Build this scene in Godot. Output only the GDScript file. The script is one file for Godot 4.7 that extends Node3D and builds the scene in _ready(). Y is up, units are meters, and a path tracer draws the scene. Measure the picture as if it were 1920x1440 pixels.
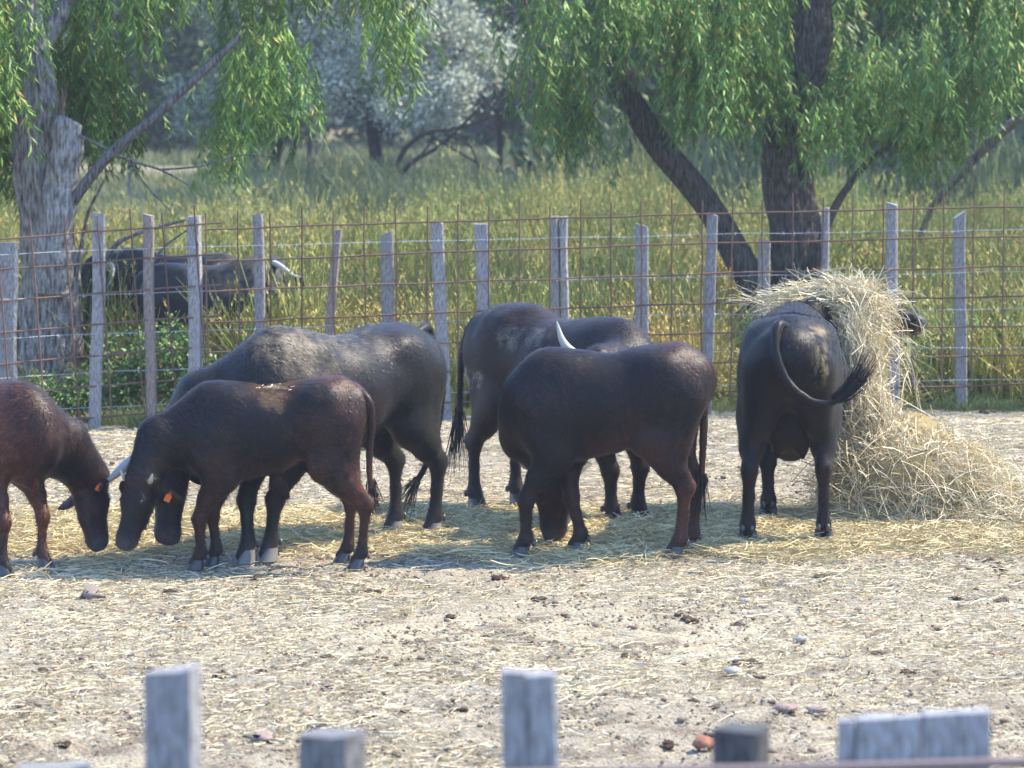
extends Node3D
# A corral of straw-strewn earth: seven cattle feeding on loose hay, a rusty mesh fence with grey posts, willows and tall grass behind it.

var rng := RandomNumberGenerator.new()
var noise := FastNoiseLite.new()
var fine := FastNoiseLite.new()
var cells := FastNoiseLite.new()
var taken := {}
var M := {}

# ---------------------------------------------------------------- mesh collector
class Shape:
	var v := PackedVector3Array()
	var n := PackedVector3Array()
	var c := PackedColorArray()
	var ix := PackedInt32Array()

	func vert(p: Vector3, nn: Vector3, col: Color) -> int:
		v.append(p); n.append(nn); c.append(col)
		return v.size() - 1

	func tri(a: int, b: int, d: int) -> void:      # turned so that the front runs clockwise round the stored normals
		var nn := n[a] + n[b] + n[d]
		if (v[b] - v[a]).cross(v[d] - v[a]).dot(nn) > 0.0:
			ix.append_array(PackedInt32Array([a, d, b]))
		else:
			ix.append_array(PackedInt32Array([a, b, d]))

	func quad(a: int, b: int, d: int, e: int) -> void:
		tri(a, b, d); tri(a, d, e)

	func flat(a: Vector3, b: Vector3, d: Vector3, e: Vector3, out: Vector3, col: Color) -> void:
		var nn := (b - a).cross(d - a)
		if nn.length_squared() < 1e-14:
			nn = (d - a).cross(e - a)
		nn = nn.normalized()
		if nn.dot(out) < 0.0:
			nn = -nn
		quad(vert(a, nn, col), vert(b, nn, col), vert(d, nn, col), vert(e, nn, col))

	func box(at: Transform3D, size: Vector3, col: Color) -> void:
		var h := size * 0.5
		for ax in 3:
			for sg in [-1.0, 1.0]:
				var o := Vector3.ZERO; o[ax] = sg
				var a := Vector3.ZERO; a[(ax + 1) % 3] = h[(ax + 1) % 3]
				var b := Vector3.ZERO; b[(ax + 2) % 3] = h[(ax + 2) % 3]
				var m := o * h
				flat(at * (m - a - b), at * (m + a - b), at * (m + a + b), at * (m - a + b), at.basis * o, col)

	func tube(pts: PackedVector3Array, rad: PackedFloat32Array, sides: int, col: Color, col_end = null, wob: FastNoiseLite = null, amount := 0.0, freq := 1.0) -> void:
		var ce: Color = col if col_end == null else col_end
		var m := pts.size()
		var t0 := (pts[1] - pts[0]).normalized()
		var u := t0.cross(Vector3(0.31, 0.2, 0.93)).normalized()
		var rows := []
		for i in m:
			var t := (pts[mini(i + 1, m - 1)] - pts[maxi(i - 1, 0)]).normalized()
			u = (u - t * u.dot(t)).normalized()
			var w := t.cross(u)
			var row := PackedInt32Array()
			var cc := col.lerp(ce, float(i) / (m - 1))
			for k in sides:
				var an := TAU * k / sides
				var d := u * cos(an) + w * sin(an)
				var r := rad[i]
				if wob:
					var q := pts[i] + d * r
					r *= 1.0 + amount * wob.get_noise_3d(d.x * freq * 130.0 + q.x * 4.0, q.y * freq * 26.0, d.z * freq * 130.0 + q.z * 4.0)
				row.append(vert(pts[i] + d * r, d, cc))
			rows.append(row)
		if wob and amount > 0.15:
			for i in m:
				for k in sides:
					var nn := (v[rows[i][(k + 1) % sides]] - v[rows[i][k - 1]]).cross(v[rows[mini(i + 1, m - 1)][k]] - v[rows[maxi(i - 1, 0)][k]]).normalized()
					n[rows[i][k]] = nn if nn.dot(n[rows[i][k]]) > 0.0 else -nn
		for i in m - 1:
			for k in sides:
				quad(rows[i][k], rows[i][(k + 1) % sides], rows[i + 1][(k + 1) % sides], rows[i + 1][k])
		for e in [0, m - 1]:
			if rad[e] > 0.0015:
				var t := (pts[1] - pts[0]).normalized() * -1.0 if e == 0 else (pts[m - 1] - pts[m - 2]).normalized()
				var mid := vert(pts[e], t, col if e == 0 else ce)
				var ring := PackedInt32Array()
				for k in sides:
					ring.append(vert(v[rows[e][k]], t, col if e == 0 else ce))
				for k in sides:
					tri(mid, ring[k], ring[(k + 1) % sides])

	func ribbon(pts: PackedVector3Array, w0: float, w1: float, side: Vector3, col: Color, col_end = null) -> void:
		var ce: Color = col if col_end == null else col_end
		var m := pts.size()
		var pa := -1
		var pb := -1
		for i in m:
			var t := (pts[mini(i + 1, m - 1)] - pts[maxi(i - 1, 0)])
			var s := (side - t * (side.dot(t) / maxf(t.length_squared(), 1e-9))).normalized()
			var nn := t.cross(s).normalized()
			var f := float(i) / (m - 1)
			var w := lerpf(w0, w1, f) * 0.5
			var cc := col.lerp(ce, f)
			var a := vert(pts[i] - s * w, nn, cc)
			var b := vert(pts[i] + s * w, nn, cc)
			if i > 0:
				quad(pa, pb, b, a)
			pa = a; pb = b

	func blob(at: Vector3, r: Vector3, col: Color, nz: FastNoiseLite, rough: float, seed_at: float, rows := 6, cols := 9) -> void:
		var g := []
		for i in rows + 1:
			var row := PackedInt32Array()
			for k in cols:
				var th := PI * i / rows
				var ph := TAU * k / cols
				var d := Vector3(sin(th) * cos(ph), cos(th), sin(th) * sin(ph))
				var q := 1.0 + rough * nz.get_noise_3d(d.x * 40.0 + seed_at, d.y * 40.0, d.z * 40.0 - seed_at)
				row.append(vert(at + d * r * q, (d / r).normalized(), col))
			g.append(row)
		for i in rows:
			for k in cols:
				quad(g[i][k], g[i][(k + 1) % cols], g[i + 1][(k + 1) % cols], g[i + 1][k])

	func mesh() -> ArrayMesh:
		var a := []
		a.resize(Mesh.ARRAY_MAX)
		a[Mesh.ARRAY_VERTEX] = v
		a[Mesh.ARRAY_NORMAL] = n
		a[Mesh.ARRAY_COLOR] = c
		a[Mesh.ARRAY_INDEX] = ix
		var m := ArrayMesh.new()
		m.add_surface_from_arrays(Mesh.PRIMITIVE_TRIANGLES, a)
		return m

# ---------------------------------------------------------------- smooth bodies from tapered elliptic bones
class Body:
	var A := PackedVector3Array()
	var D := PackedVector3Array()
	var U := PackedVector3Array()
	var V := PackedVector3Array()
	var W := PackedVector3Array()
	var L := PackedFloat32Array()
	var u0 := PackedFloat32Array()
	var u1 := PackedFloat32Array()
	var v0 := PackedFloat32Array()
	var v1 := PackedFloat32Array()
	var K := PackedFloat32Array()

	func bone(a: Vector3, b: Vector3, ra: Vector2, rb: Vector2, side: Vector3, k := 0.05) -> void:
		var d := b - a
		if d.length() < 1e-4:
			d = Vector3(1e-4, 0, 0)
		var w := d.normalized()
		var u := side - w * side.dot(w)
		if u.length() < 0.05:
			u = w.cross(Vector3(0.2, 0.9, 0.3))
		u = u.normalized()
		A.append(a); D.append(d); W.append(w); U.append(u); V.append(w.cross(u)); L.append(1.0 / d.length_squared())
		u0.append(ra.x); u1.append(rb.x - ra.x); v0.append(ra.y); v1.append(rb.y - ra.y); K.append(k)

	func field(p: Vector3, list: PackedInt32Array) -> float:
		var d := 9.0
		for i in list:
			var q := p - A[i]
			var t := clampf(q.dot(D[i]) * L[i], 0.0, 1.0)
			q -= D[i] * t
			var ru := u0[i] + t * u1[i]
			var rv := v0[i] + t * v1[i]
			var rw := (ru + rv) * 0.5
			var e := Vector3(q.dot(U[i]) / ru, q.dot(V[i]) / rv, q.dot(W[i]) / rw)
			var k0 := e.length()
			var b := -minf(ru, rv)
			if k0 > 1e-3:
				b = k0 * (k0 - 1.0) / Vector3(e.x / ru, e.y / rv, e.z / rw).length()
			var k := K[i]
			var h := maxf(k - absf(d - b), 0.0) / k
			d = minf(d, b) - h * h * k * 0.25
		return d

	func near(p: Vector3, reach: float) -> PackedInt32Array:
		var list := PackedInt32Array()
		for i in A.size():
			var q := p - A[i]
			var t := clampf(q.dot(D[i]) * L[i], 0.0, 1.0)
			var r := maxf(u0[i] + t * u1[i], v0[i] + t * v1[i])
			if (q - D[i] * t).length() < r + reach:
				list.append(i)
		return list

	func surface(h: float) -> Shape:
		var lo := Vector3(9, 9, 9)
		var hi := Vector3(-9, -9, -9)
		for i in A.size():
			for e in [A[i], A[i] + D[i]]:
				var r := maxf(maxf(u0[i], v0[i]), maxf(u0[i] + u1[i], v0[i] + v1[i])) + 0.03
				lo = lo.min(e - Vector3.ONE * r)
				hi = hi.max(e + Vector3.ONE * r)
		const B := 6
		var nb := Vector3i(((hi - lo) / (h * B)).ceil())
		var nx := nb.x * B + 1
		var ny := nb.y * B + 1
		var nz := nb.z * B + 1
		var val := PackedFloat32Array()
		val.resize(nx * ny * nz)
		val.fill(99.0)
		var cells := PackedInt32Array()
		var half := h * B * 0.866
		for bz in nb.z:
			for by in nb.y:
				for bx in nb.x:
					var c := lo + (Vector3(bx, by, bz) + Vector3.ONE * 0.5) * h * B
					var list := near(c, half + 0.07)
					if list.is_empty():
						continue
					if absf(field(c, list)) > half * 1.6 + 0.01:
						continue
					for z in range(bz * B, bz * B + B + 1):
						for y in range(by * B, by * B + B + 1):
							var row := (z * ny + y) * nx
							for x in range(bx * B, bx * B + B + 1):
								if val[row + x] > 90.0:
									val[row + x] = field(lo + Vector3(x, y, z) * h, list)
							if z < bz * B + B and y < by * B + B:
								for x in range(bx * B, bx * B + B):
									cells.append(row + x)
		var s := Shape.new()
		var at := {}
		var off := [0, 1, nx, nx + 1, nx * ny, nx * ny + 1, nx * ny + nx, nx * ny + nx + 1]
		var edges := [[0, 1], [2, 3], [4, 5], [6, 7], [0, 2], [1, 3], [4, 6], [5, 7], [0, 4], [1, 5], [2, 6], [3, 7]]
		for id in cells:
			var inside := 0
			for o in off:
				if val[id + o] < 0.0:
					inside += 1
			if inside == 0 or inside == 8:
				continue
			var sum := Vector3.ZERO
			var cnt := 0
			for e in edges:
				var a: float = val[id + off[e[0]]]
				var b: float = val[id + off[e[1]]]
				if (a < 0.0) != (b < 0.0):
					var t := a / (a - b)
					var i0: int = e[0]
					var i1: int = e[1]
					sum += Vector3(i0 & 1, (i0 >> 1) & 1, i0 >> 2).lerp(Vector3(i1 & 1, (i1 >> 1) & 1, i1 >> 2), t)
					cnt += 1
			var x := id % nx
			var y := (id / nx) % ny
			var z := id / (nx * ny)
			at[id] = s.v.size()
			s.v.append(lo + (Vector3(x, y, z) + sum / cnt) * h)
		s.n.resize(s.v.size())
		s.c.resize(s.v.size())
		var steps := [1, nx, nx * ny]
		for id in at:
			var a := val[id]
			for ax in 3:
				var o1: int = steps[(ax + 1) % 3]
				var o2: int = steps[(ax + 2) % 3]
				if (a < 0.0) == (val[id + steps[ax]] < 0.0):
					continue
				if not (at.has(id - o1) and at.has(id - o2) and at.has(id - o1 - o2)):
					continue
				var q0: int = at[id]
				var q1: int = at[id - o1]
				var q2: int = at[id - o1 - o2]
				var q3: int = at[id - o2]
				if a < 0.0:
					s.ix.append_array(PackedInt32Array([q0, q2, q1, q0, q3, q2]))
				else:
					s.ix.append_array(PackedInt32Array([q0, q1, q2, q0, q2, q3]))
		for i in range(0, s.ix.size(), 3):
			var fn := (s.v[s.ix[i + 2]] - s.v[s.ix[i]]).cross(s.v[s.ix[i + 1]] - s.v[s.ix[i]])
			for k in 3:
				s.n[s.ix[i + k]] += fn
		for i in s.n.size():
			s.n[i] = s.n[i].normalized()
		return s

# ---------------------------------------------------------------- naming and placing
func numbered(called: String) -> String:
	var k: int = taken.get(called, 0)
	taken[called] = k + 1
	return called if k == 0 else "%s_%03d" % [called, k]

func tag(o: Node3D, label: String, category: String, group := "") -> Node3D:
	o.set_meta("label", label)
	o.set_meta("category", category)
	if group:
		o.set_meta("group", group)
	return o

func thing(called: String, label: String, category: String, at := Vector3.ZERO, turn := 0.0, group := "") -> Node3D:
	var o := Node3D.new()
	o.name = numbered(called)
	add_child(o)
	o.position = at
	o.rotation.y = turn
	return tag(o, label, category, group)

func part(called: String, m: Mesh, mat: Material, parent: Node3D, label := "") -> MeshInstance3D:
	var o := MeshInstance3D.new()
	o.name = called
	o.mesh = m
	o.material_override = mat
	parent.add_child(o, true)
	if label:
		o.set_meta("label", label)
	return o

func whole(called: String, m: Mesh, mat: Material) -> MeshInstance3D:
	var o := MeshInstance3D.new()
	o.name = numbered(called)
	o.mesh = m
	o.material_override = mat
	add_child(o)
	return o

func copies(called: String, m: Mesh, mat: Material, places: Array, colors: Array, parent: Node3D) -> MultiMeshInstance3D:
	var mm := MultiMesh.new()
	mm.transform_format = MultiMesh.TRANSFORM_3D
	mm.use_colors = colors.size() > 0
	mm.mesh = m
	mm.instance_count = places.size()
	for i in places.size():
		mm.set_instance_transform(i, places[i])
		if mm.use_colors:
			mm.set_instance_color(i, colors[i])
	var o := MultiMeshInstance3D.new()
	o.name = called
	o.multimesh = mm
	o.material_override = mat
	parent.add_child(o, true)
	return o

# ---------------------------------------------------------------- materials
func ramp(a: Color, b: Color, mid := -1.0, midc := Color.WHITE) -> Gradient:
	var g := Gradient.new()
	g.set_color(0, a)
	g.set_color(1, b)
	if mid > 0.0:
		g.add_point(mid, midc)
	return g

func noise_tex(freq: float, octaves: int, g: Gradient, sd: int, normal_map := false, strength := 6.0, kind := FastNoiseLite.TYPE_SIMPLEX_SMOOTH, side := 512) -> NoiseTexture2D:
	var nz := FastNoiseLite.new()
	nz.noise_type = kind
	nz.seed = sd
	nz.frequency = freq
	nz.fractal_octaves = octaves
	var t := NoiseTexture2D.new()
	t.width = side
	t.height = side
	t.seamless = true
	t.noise = nz
	t.as_normal_map = normal_map
	t.bump_strength = strength
	if g and not normal_map:
		t.color_ramp = g
	return t

func mat(rough: float, spec := 0.5, col := Color.WHITE) -> StandardMaterial3D:
	var m := StandardMaterial3D.new()
	m.vertex_color_use_as_albedo = true
	m.albedo_color = col
	m.roughness = rough
	m.metallic_specular = spec
	m.cull_mode = BaseMaterial3D.CULL_DISABLED
	return m

func three_way(m: StandardMaterial3D, scale: Vector3, in_world := false) -> StandardMaterial3D:
	m.uv1_triplanar = true
	m.uv1_world_triplanar = in_world
	m.uv1_scale = scale
	return m

func make_materials() -> void:
	var soft := ramp(Color(0.62, 0.62, 0.62), Color(1, 1, 1))
	var m := three_way(mat(0.48, 0.27), Vector3(2.2, 5.0, 5.0))
	m.albedo_texture = noise_tex(0.05, 5, ramp(Color(0.66, 0.64, 0.62), Color(1, 1, 1)), 3)
	m.normal_enabled = true
	m.normal_texture = noise_tex(0.09, 4, null, 5, true, 5.0)
	m.normal_scale = 0.3
	m.rim_enabled = true
	m.rim = 0.08
	m.rim_tint = 0.3
	M.coat = m
	m = mat(0.75, 0.3)
	M.hair = m
	m = mat(0.46, 0.3)
	M.fur = m
	m = three_way(mat(0.42, 0.5), Vector3(9, 9, 9))
	m.albedo_texture = noise_tex(0.04, 4, ramp(Color(0.7, 0.68, 0.64), Color(1, 1, 1)), 8)
	M.horn = m
	m = mat(0.08, 0.6)
	M.eye = m
	m = mat(0.6, 0.4)
	m.backlight = Color(0.3, 0.3, 0.3)
	M.plastic = m
	m = three_way(mat(0.95, 0.25), Vector3(1.1, 1.1, 1.1), true)
	m.albedo_texture = noise_tex(0.035, 6, ramp(Color(0.56, 0.54, 0.52), Color(1, 1, 1), 0.55, Color(0.86, 0.85, 0.83)), 21, false, 6.0, FastNoiseLite.TYPE_SIMPLEX_SMOOTH, 1024)
	m.normal_enabled = true
	m.normal_texture = noise_tex(0.05, 6, null, 22, true, 9.0, FastNoiseLite.TYPE_SIMPLEX_SMOOTH, 1024)
	m.normal_scale = 1.0
	M.ground = m
	m = mat(0.62, 0.35)
	m.backlight = Color(0.35, 0.33, 0.28)
	M.straw = m
	m = three_way(mat(0.9, 0.2), Vector3(3, 3, 3), true)
	m.albedo_texture = noise_tex(0.06, 5, ramp(Color(0.45, 0.42, 0.36), Color(1, 1, 1)), 31)
	m.normal_enabled = true
	m.normal_texture = noise_tex(0.08, 5, null, 32, true, 10.0)
	M.mat_hay = m
	m = three_way(mat(0.85, 0.25), Vector3(9.0, 1.0, 9.0))
	m.albedo_texture = noise_tex(0.03, 5, ramp(Color(0.5, 0.49, 0.48), Color(1, 1, 1), 0.5, Color(0.85, 0.85, 0.85)), 41)
	m.normal_enabled = true
	m.normal_texture = noise_tex(0.04, 5, null, 42, true, 8.0)
	M.wood = m
	m = three_way(mat(0.95, 0.2), Vector3(2.6, 0.45, 2.6))
	m.albedo_texture = noise_tex(0.03, 6, ramp(Color(0.24, 0.22, 0.20), Color(1, 1, 1), 0.5, Color(0.74, 0.72, 0.69)), 51)
	m.normal_enabled = true
	m.normal_texture = noise_tex(0.035, 6, null, 52, true, 14.0)
	M.bark = m
	m = three_way(mat(0.8, 0.4), Vector3(8, 8, 8))
	m.albedo_texture = noise_tex(0.05, 4, ramp(Color(0.55, 0.5, 0.48), Color(1, 1, 1)), 61)
	M.rust = m
	m = mat(0.5, 0.5)
	m.metallic = 0.6
	M.wire = m
	m = mat(0.55, 0.4)
	m.backlight = Color(0.95, 1.0, 0.5)
	M.leaf = m
	m = mat(0.7, 0.3)
	m.backlight = Color(0.5, 0.52, 0.48)
	M.dull_leaf = m
	m = mat(0.65, 0.3)
	m.backlight = Color(0.8, 0.8, 0.55)
	M.grass = m
	m = three_way(mat(0.9, 0.25), Vector3(7, 7, 7))
	m.albedo_texture = noise_tex(0.05, 4, soft, 71)
	M.stone = m

# ---------------------------------------------------------------- cattle
# A beast is laid out in its own axes: x forward, y up, z to its right; numbers are shares of the withers height.
func frame_of(b: Dictionary) -> Transform3D:
	return Transform3D(Basis(Vector3.UP, b.yaw), b.at)

# places on one side of the body where muscle, bone or hollow shows under the skin: centre, spread, height
var MUSCLE := [[Vector3(-0.23, 0.83, 0.17), Vector3(0.075, 0.06, 0.10), -0.028], [Vector3(0.21, 0.68, 0.20), Vector3(0.04, 0.18, 0.12), -0.019], [Vector3(0.34, 0.66, 0.17), Vector3(0.06, 0.12, 0.10), 0.016], [Vector3(-0.25, 0.53, 0.17), Vector3(0.05, 0.10, 0.10), -0.026], [Vector3(-0.47, 0.62, 0.13), Vector3(0.03, 0.12, 0.08), -0.012], [Vector3(-0.34, 0.91, 0.12), Vector3(0.045, 0.035, 0.05), 0.022], [Vector3(-0.44, 0.88, 0.10), Vector3(0.05, 0.04, 0.05), -0.010], [Vector3(0.48, 0.62, 0.10), Vector3(0.03, 0.12, 0.08), -0.012], [Vector3(-0.38, 0.66, 0.18), Vector3(0.07, 0.10, 0.08), 0.010]]

func sculpt(n: int, herd: Array, out: Array) -> void:
	var b: Dictionary = herd[n]
	var body := Body.new()
	var s: float = b.s
	var lx: float = s * b.get("long", 1.0)
	var wz: float = s * b.get("wide", 1.0)
	var inv := frame_of(b).affine_inverse()
	var side := Vector3(0, 0, 1)
	var tilt: float = b.get("tilt", 0.0)
	var P := func(x: float, y: float, z: float) -> Vector3: return Vector3(x * lx, (y + x * tilt) * s, z * wz)
	var deep: float = b.get("deep", 1.0)
	var tuck := deep * 0.95
	var girth := lerpf(deep, 1.0, 0.3)
	var chest := lerpf(deep, 1.0, 0.5)
	# trunk of the body: x, centre height, half height, half width
	var st := [[-0.578, 0.81, 0.115, 0.10], [-0.51, 0.785, 0.165, 0.15], [-0.38, 0.755, 0.20, 0.19], [-0.20, 0.95 - 0.245 * tuck, 0.245 * tuck, 0.195], [0.0, 0.943 - 0.268 * deep, 0.268 * deep, 0.222], [0.20, 0.948 - 0.268 * girth, 0.268 * girth, 0.205], [0.36, 0.962 - 0.262 * chest, 0.262 * chest, 0.172], [0.48, 0.89 - 0.205 * chest, 0.205 * chest, 0.135], [0.55, 0.66, 0.13, 0.09]]
	for i in st.size() - 1:
		body.bone(P.call(st[i][0], st[i][1], 0), P.call(st[i + 1][0], st[i + 1][1], 0), Vector2(st[i][3] * wz, st[i][2] * s), Vector2(st[i + 1][3] * wz, st[i + 1][2] * s), side, 0.045 * s)
	var crest: float = b.get("crest", 0.0)
	body.bone(P.call(0.16, 0.895, 0), P.call(0.40, 0.915 + crest, 0), Vector2(0.05, 0.055) * s, Vector2(0.06, 0.065) * s, side, 0.11 * s)
	body.bone(P.call(-0.20, 0.90, 0), P.call(-0.46, 0.925, 0), Vector2(0.05, 0.03) * s, Vector2(0.06, 0.03) * s, side, 0.09 * s)
	for sg in [-1.0, 1.0]:
		var hip: float = b.get("hips", 0.0)
		body.bone(P.call(-0.31, 0.875 + hip, 0.125 * sg), P.call(-0.39, 0.865 + hip, 0.12 * sg), Vector2(0.05, 0.05) * s, Vector2(0.05, 0.05) * s, side, 0.10 * s)
		body.bone(P.call(-0.56, 0.82, 0.075 * sg), P.call(-0.585, 0.80, 0.07 * sg), Vector2(0.045, 0.045) * s, Vector2(0.04, 0.04) * s, side, 0.07 * s)
		# shoulder blade under the skin
		body.bone(P.call(0.24, 0.86, 0.085 * sg), P.call(0.42, 0.60, 0.135 * sg), Vector2(0.05, 0.075) * s, Vector2(0.06, 0.09) * s, side, 0.07 * s)
	# legs: b.feet holds ground points of the fore left, fore right, hind left and hind right hoof
	var feet := []
	for i in 4:
		var f: Vector3 = inv * Vector3(b.feet[i].x, 0, b.feet[i].y)
		f.y = 0.0
		feet.append(f)
		var sg := -1.0 if i % 2 == 0 else 1.0
		var fat: float = b.get("limb", 1.0) * s
		var thin := fat * 0.9
		if i < 2:
			var top: Vector3 = P.call(0.37, 0.70, 0.125 * sg)
			var elbow: Vector3 = P.call(0.27, 0.50, 0.135 * sg)
			elbow.x = lerpf(elbow.x, f.x, 0.25)
			elbow.z = lerpf(elbow.z, f.z, 0.25)
			var knee := Vector3(lerpf(elbow.x, f.x, 0.75) + 0.025 * s, 0.275 * s, lerpf(elbow.z, f.z, 0.7))
			var fet := Vector3(f.x - 0.012 * s, 0.085 * s, f.z)
			body.bone(top, elbow, Vector2(0.075, 0.125) * fat, Vector2(0.072, 0.10) * fat, side, 0.07 * s)
			var mid := elbow.lerp(knee, 0.5) + Vector3(0.012 * s, 0, 0)
			body.bone(elbow, mid, Vector2(0.068, 0.092) * fat, Vector2(0.05, 0.06) * fat, side, 0.05 * s)
			body.bone(mid, knee, Vector2(0.05, 0.06) * thin, Vector2(0.043, 0.047) * thin, side, 0.03 * s)
			body.bone(knee - Vector3(0, 0.02 * s, 0), knee.lerp(fet, 0.5), Vector2(0.042, 0.046) * thin, Vector2(0.026, 0.030) * thin, side, 0.03 * s)
			body.bone(knee.lerp(fet, 0.5), fet, Vector2(0.026, 0.030) * thin, Vector2(0.035, 0.04) * thin, side, 0.02 * s)
			body.bone(fet, f + Vector3(0.022 * s, 0.03 * s, 0), Vector2(0.036, 0.04) * thin, Vector2(0.036, 0.042) * thin, side, 0.02 * s)
		else:
			var top: Vector3 = P.call(-0.42, 0.74, 0.105 * sg)
			var stifle: Vector3 = P.call(-0.30, 0.525, 0.135 * sg)
			stifle.x = lerpf(stifle.x, f.x + 0.105 * s, 0.45)
			stifle.z = lerpf(stifle.z, f.z, 0.25)
			var hock := Vector3(f.x - 0.034 * s, 0.325 * s, lerpf(stifle.z, f.z, 0.7))
			var fet := Vector3(f.x - 0.015 * s, 0.085 * s, f.z)
			body.bone(top, stifle, Vector2(0.095, 0.17) * fat, Vector2(0.075, 0.115) * fat, side, 0.07 * s)
			body.bone(P.call(-0.52, 0.74, 0.085 * sg), stifle.lerp(hock, 0.55) + Vector3(-0.02 * s, 0.01 * s, 0), Vector2(0.075, 0.085) * fat, Vector2(0.045, 0.06) * fat, side, 0.07 * s)
			body.bone(P.call(-0.525, 0.73, 0.085 * sg), P.call(-0.475, 0.52, 0.10 * sg), Vector2(0.07, 0.075) * fat, Vector2(0.05, 0.06) * fat, side, 0.06 * s)
			var mid := stifle.lerp(hock, 0.55)
			body.bone(stifle, mid, Vector2(0.072, 0.10) * fat, Vector2(0.045, 0.062) * fat, side, 0.05 * s)
			body.bone(mid, hock, Vector2(0.043, 0.058) * thin, Vector2(0.033, 0.050) * thin, side, 0.04 * s)
			body.bone(mid + Vector3(-0.045 * s, 0.01 * s, 0), hock + Vector3(-0.03 * s, 0.018 * s, 0), Vector2(0.018, 0.02) * fat, Vector2(0.024, 0.026) * fat, side, 0.03 * s)
			body.bone(hock, hock.lerp(fet, 0.5), Vector2(0.034, 0.047) * thin, Vector2(0.026, 0.031) * thin, side, 0.03 * s)
			body.bone(hock.lerp(fet, 0.5), fet, Vector2(0.026, 0.031) * thin, Vector2(0.034, 0.040) * thin, side, 0.02 * s)
			body.bone(fet, f + Vector3(0.022 * s, 0.03 * s, 0), Vector2(0.036, 0.042) * thin, Vector2(0.036, 0.042) * thin, side, 0.02 * s)
	# neck and head
	var poll: Vector3 = inv * b.poll
	var muz: Vector3 = inv * b.muzzle
	var base: Vector3 = P.call(0.44, 0.76, 0)
	var along := (poll - base)
	var bend: Vector3 = b.get("bend", Vector3(0.05, 0.05, 0)) * s
	var midn := base.lerp(poll, 0.5) + bend
	var nside := along.cross(Vector3.UP)
	nside = side if nside.length() < 0.08 else nside.normalized()
	if nside.z < 0.0:
		nside = -nside
	var nk: float = b.get("neck", 1.0) * s
	body.bone(P.call(0.30, 0.77, 0), base, Vector2(0.13, 0.19) * s, Vector2(0.115 * nk / s, 0.175 * nk / s) * s, side, 0.09 * s)
	body.bone(base, midn, Vector2(0.115, 0.175) * nk, Vector2(0.088, 0.135) * nk, nside, 0.07 * s)
	body.bone(midn, poll, Vector2(0.088, 0.135) * nk, Vector2(0.08, 0.10) * nk, nside, 0.05 * s)
	var hd := (muz - poll)
	var hl := hd.length()
	hd = hd / hl
	var hs: Vector3 = inv.basis * b.head_side if b.has("head_side") else nside
	hs = (hs - hd * hs.dot(hd)).normalized()
	var hf := hs.cross(hd)                 # front of the face
	if b.has("face"):
		if hf.dot(inv.basis * b.face) < 0.0:
			hf = -hf
	elif hf.dot((poll - base).normalized()) < 0.0:
		hf = -hf
	var hh := hl / 0.44
	var hp := func(t: float, f: float, z: float) -> Vector3: return poll + hd * t * hl + hf * f * hh + hs * z * hh
	body.bone(hp.call(0.02, 0.0, 0), hp.call(0.36, 0.0, 0), Vector2(0.088, 0.085) * hh, Vector2(0.093, 0.092) * hh, hs, 0.05 * hh)
	body.bone(hp.call(0.36, 0.0, 0), hp.call(0.74, 0.012, 0), Vector2(0.09, 0.09) * hh, Vector2(0.058, 0.058) * hh, hs, 0.04 * hh)
	body.bone(hp.call(0.74, 0.01, 0), hp.call(0.92, 0.0, 0), Vector2(0.06, 0.058) * hh, Vector2(0.073, 0.06) * hh, hs, 0.03 * hh)
	body.bone(hp.call(0.88, 0.028, 0.022), hp.call(0.96, 0.008, 0.03), Vector2(0.045, 0.032) * hh, Vector2(0.042, 0.034) * hh, hs, 0.02 * hh)
	body.bone(hp.call(0.88, 0.028, -0.022), hp.call(0.96, 0.008, -0.03), Vector2(0.045, 0.032) * hh, Vector2(0.042, 0.034) * hh, hs, 0.02 * hh)
	body.bone(hp.call(0.22, -0.075, 0), hp.call(0.58, -0.065, 0), Vector2(0.06, 0.06) * hh, Vector2(0.045, 0.045) * hh, hs, 0.05 * hh)
	body.bone(hp.call(0.58, -0.065, 0), hp.call(0.88, -0.04, 0), Vector2(0.043, 0.042) * hh, Vector2(0.045, 0.032) * hh, hs, 0.04 * hh)
	for sg in [-1.0, 1.0]:
		body.bone(hp.call(0.30, 0.045, 0.07 * sg), hp.call(0.38, 0.042, 0.07 * sg), Vector2(0.024, 0.026) * hh, Vector2(0.022, 0.022) * hh, hs, 0.03 * hh)
		body.bone(hp.call(0.02, 0.02, 0.06 * sg), hp.call(0.0, 0.02, 0.09 * sg), Vector2(0.032, 0.032) * hh, Vector2(0.03, 0.03) * hh, hd, 0.03 * hh)
	for e in b.get("extra", []):          # dewlap, udder, sheath
		body.bone(P.call(e[0], e[1], e[2]), P.call(e[3], e[4], e[5]), Vector2(e[6], e[7]) * s, Vector2(e[8], e[9]) * s, side, 0.05 * s)
	var sh := body.surface(b.get("cell", 0.0145))
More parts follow.
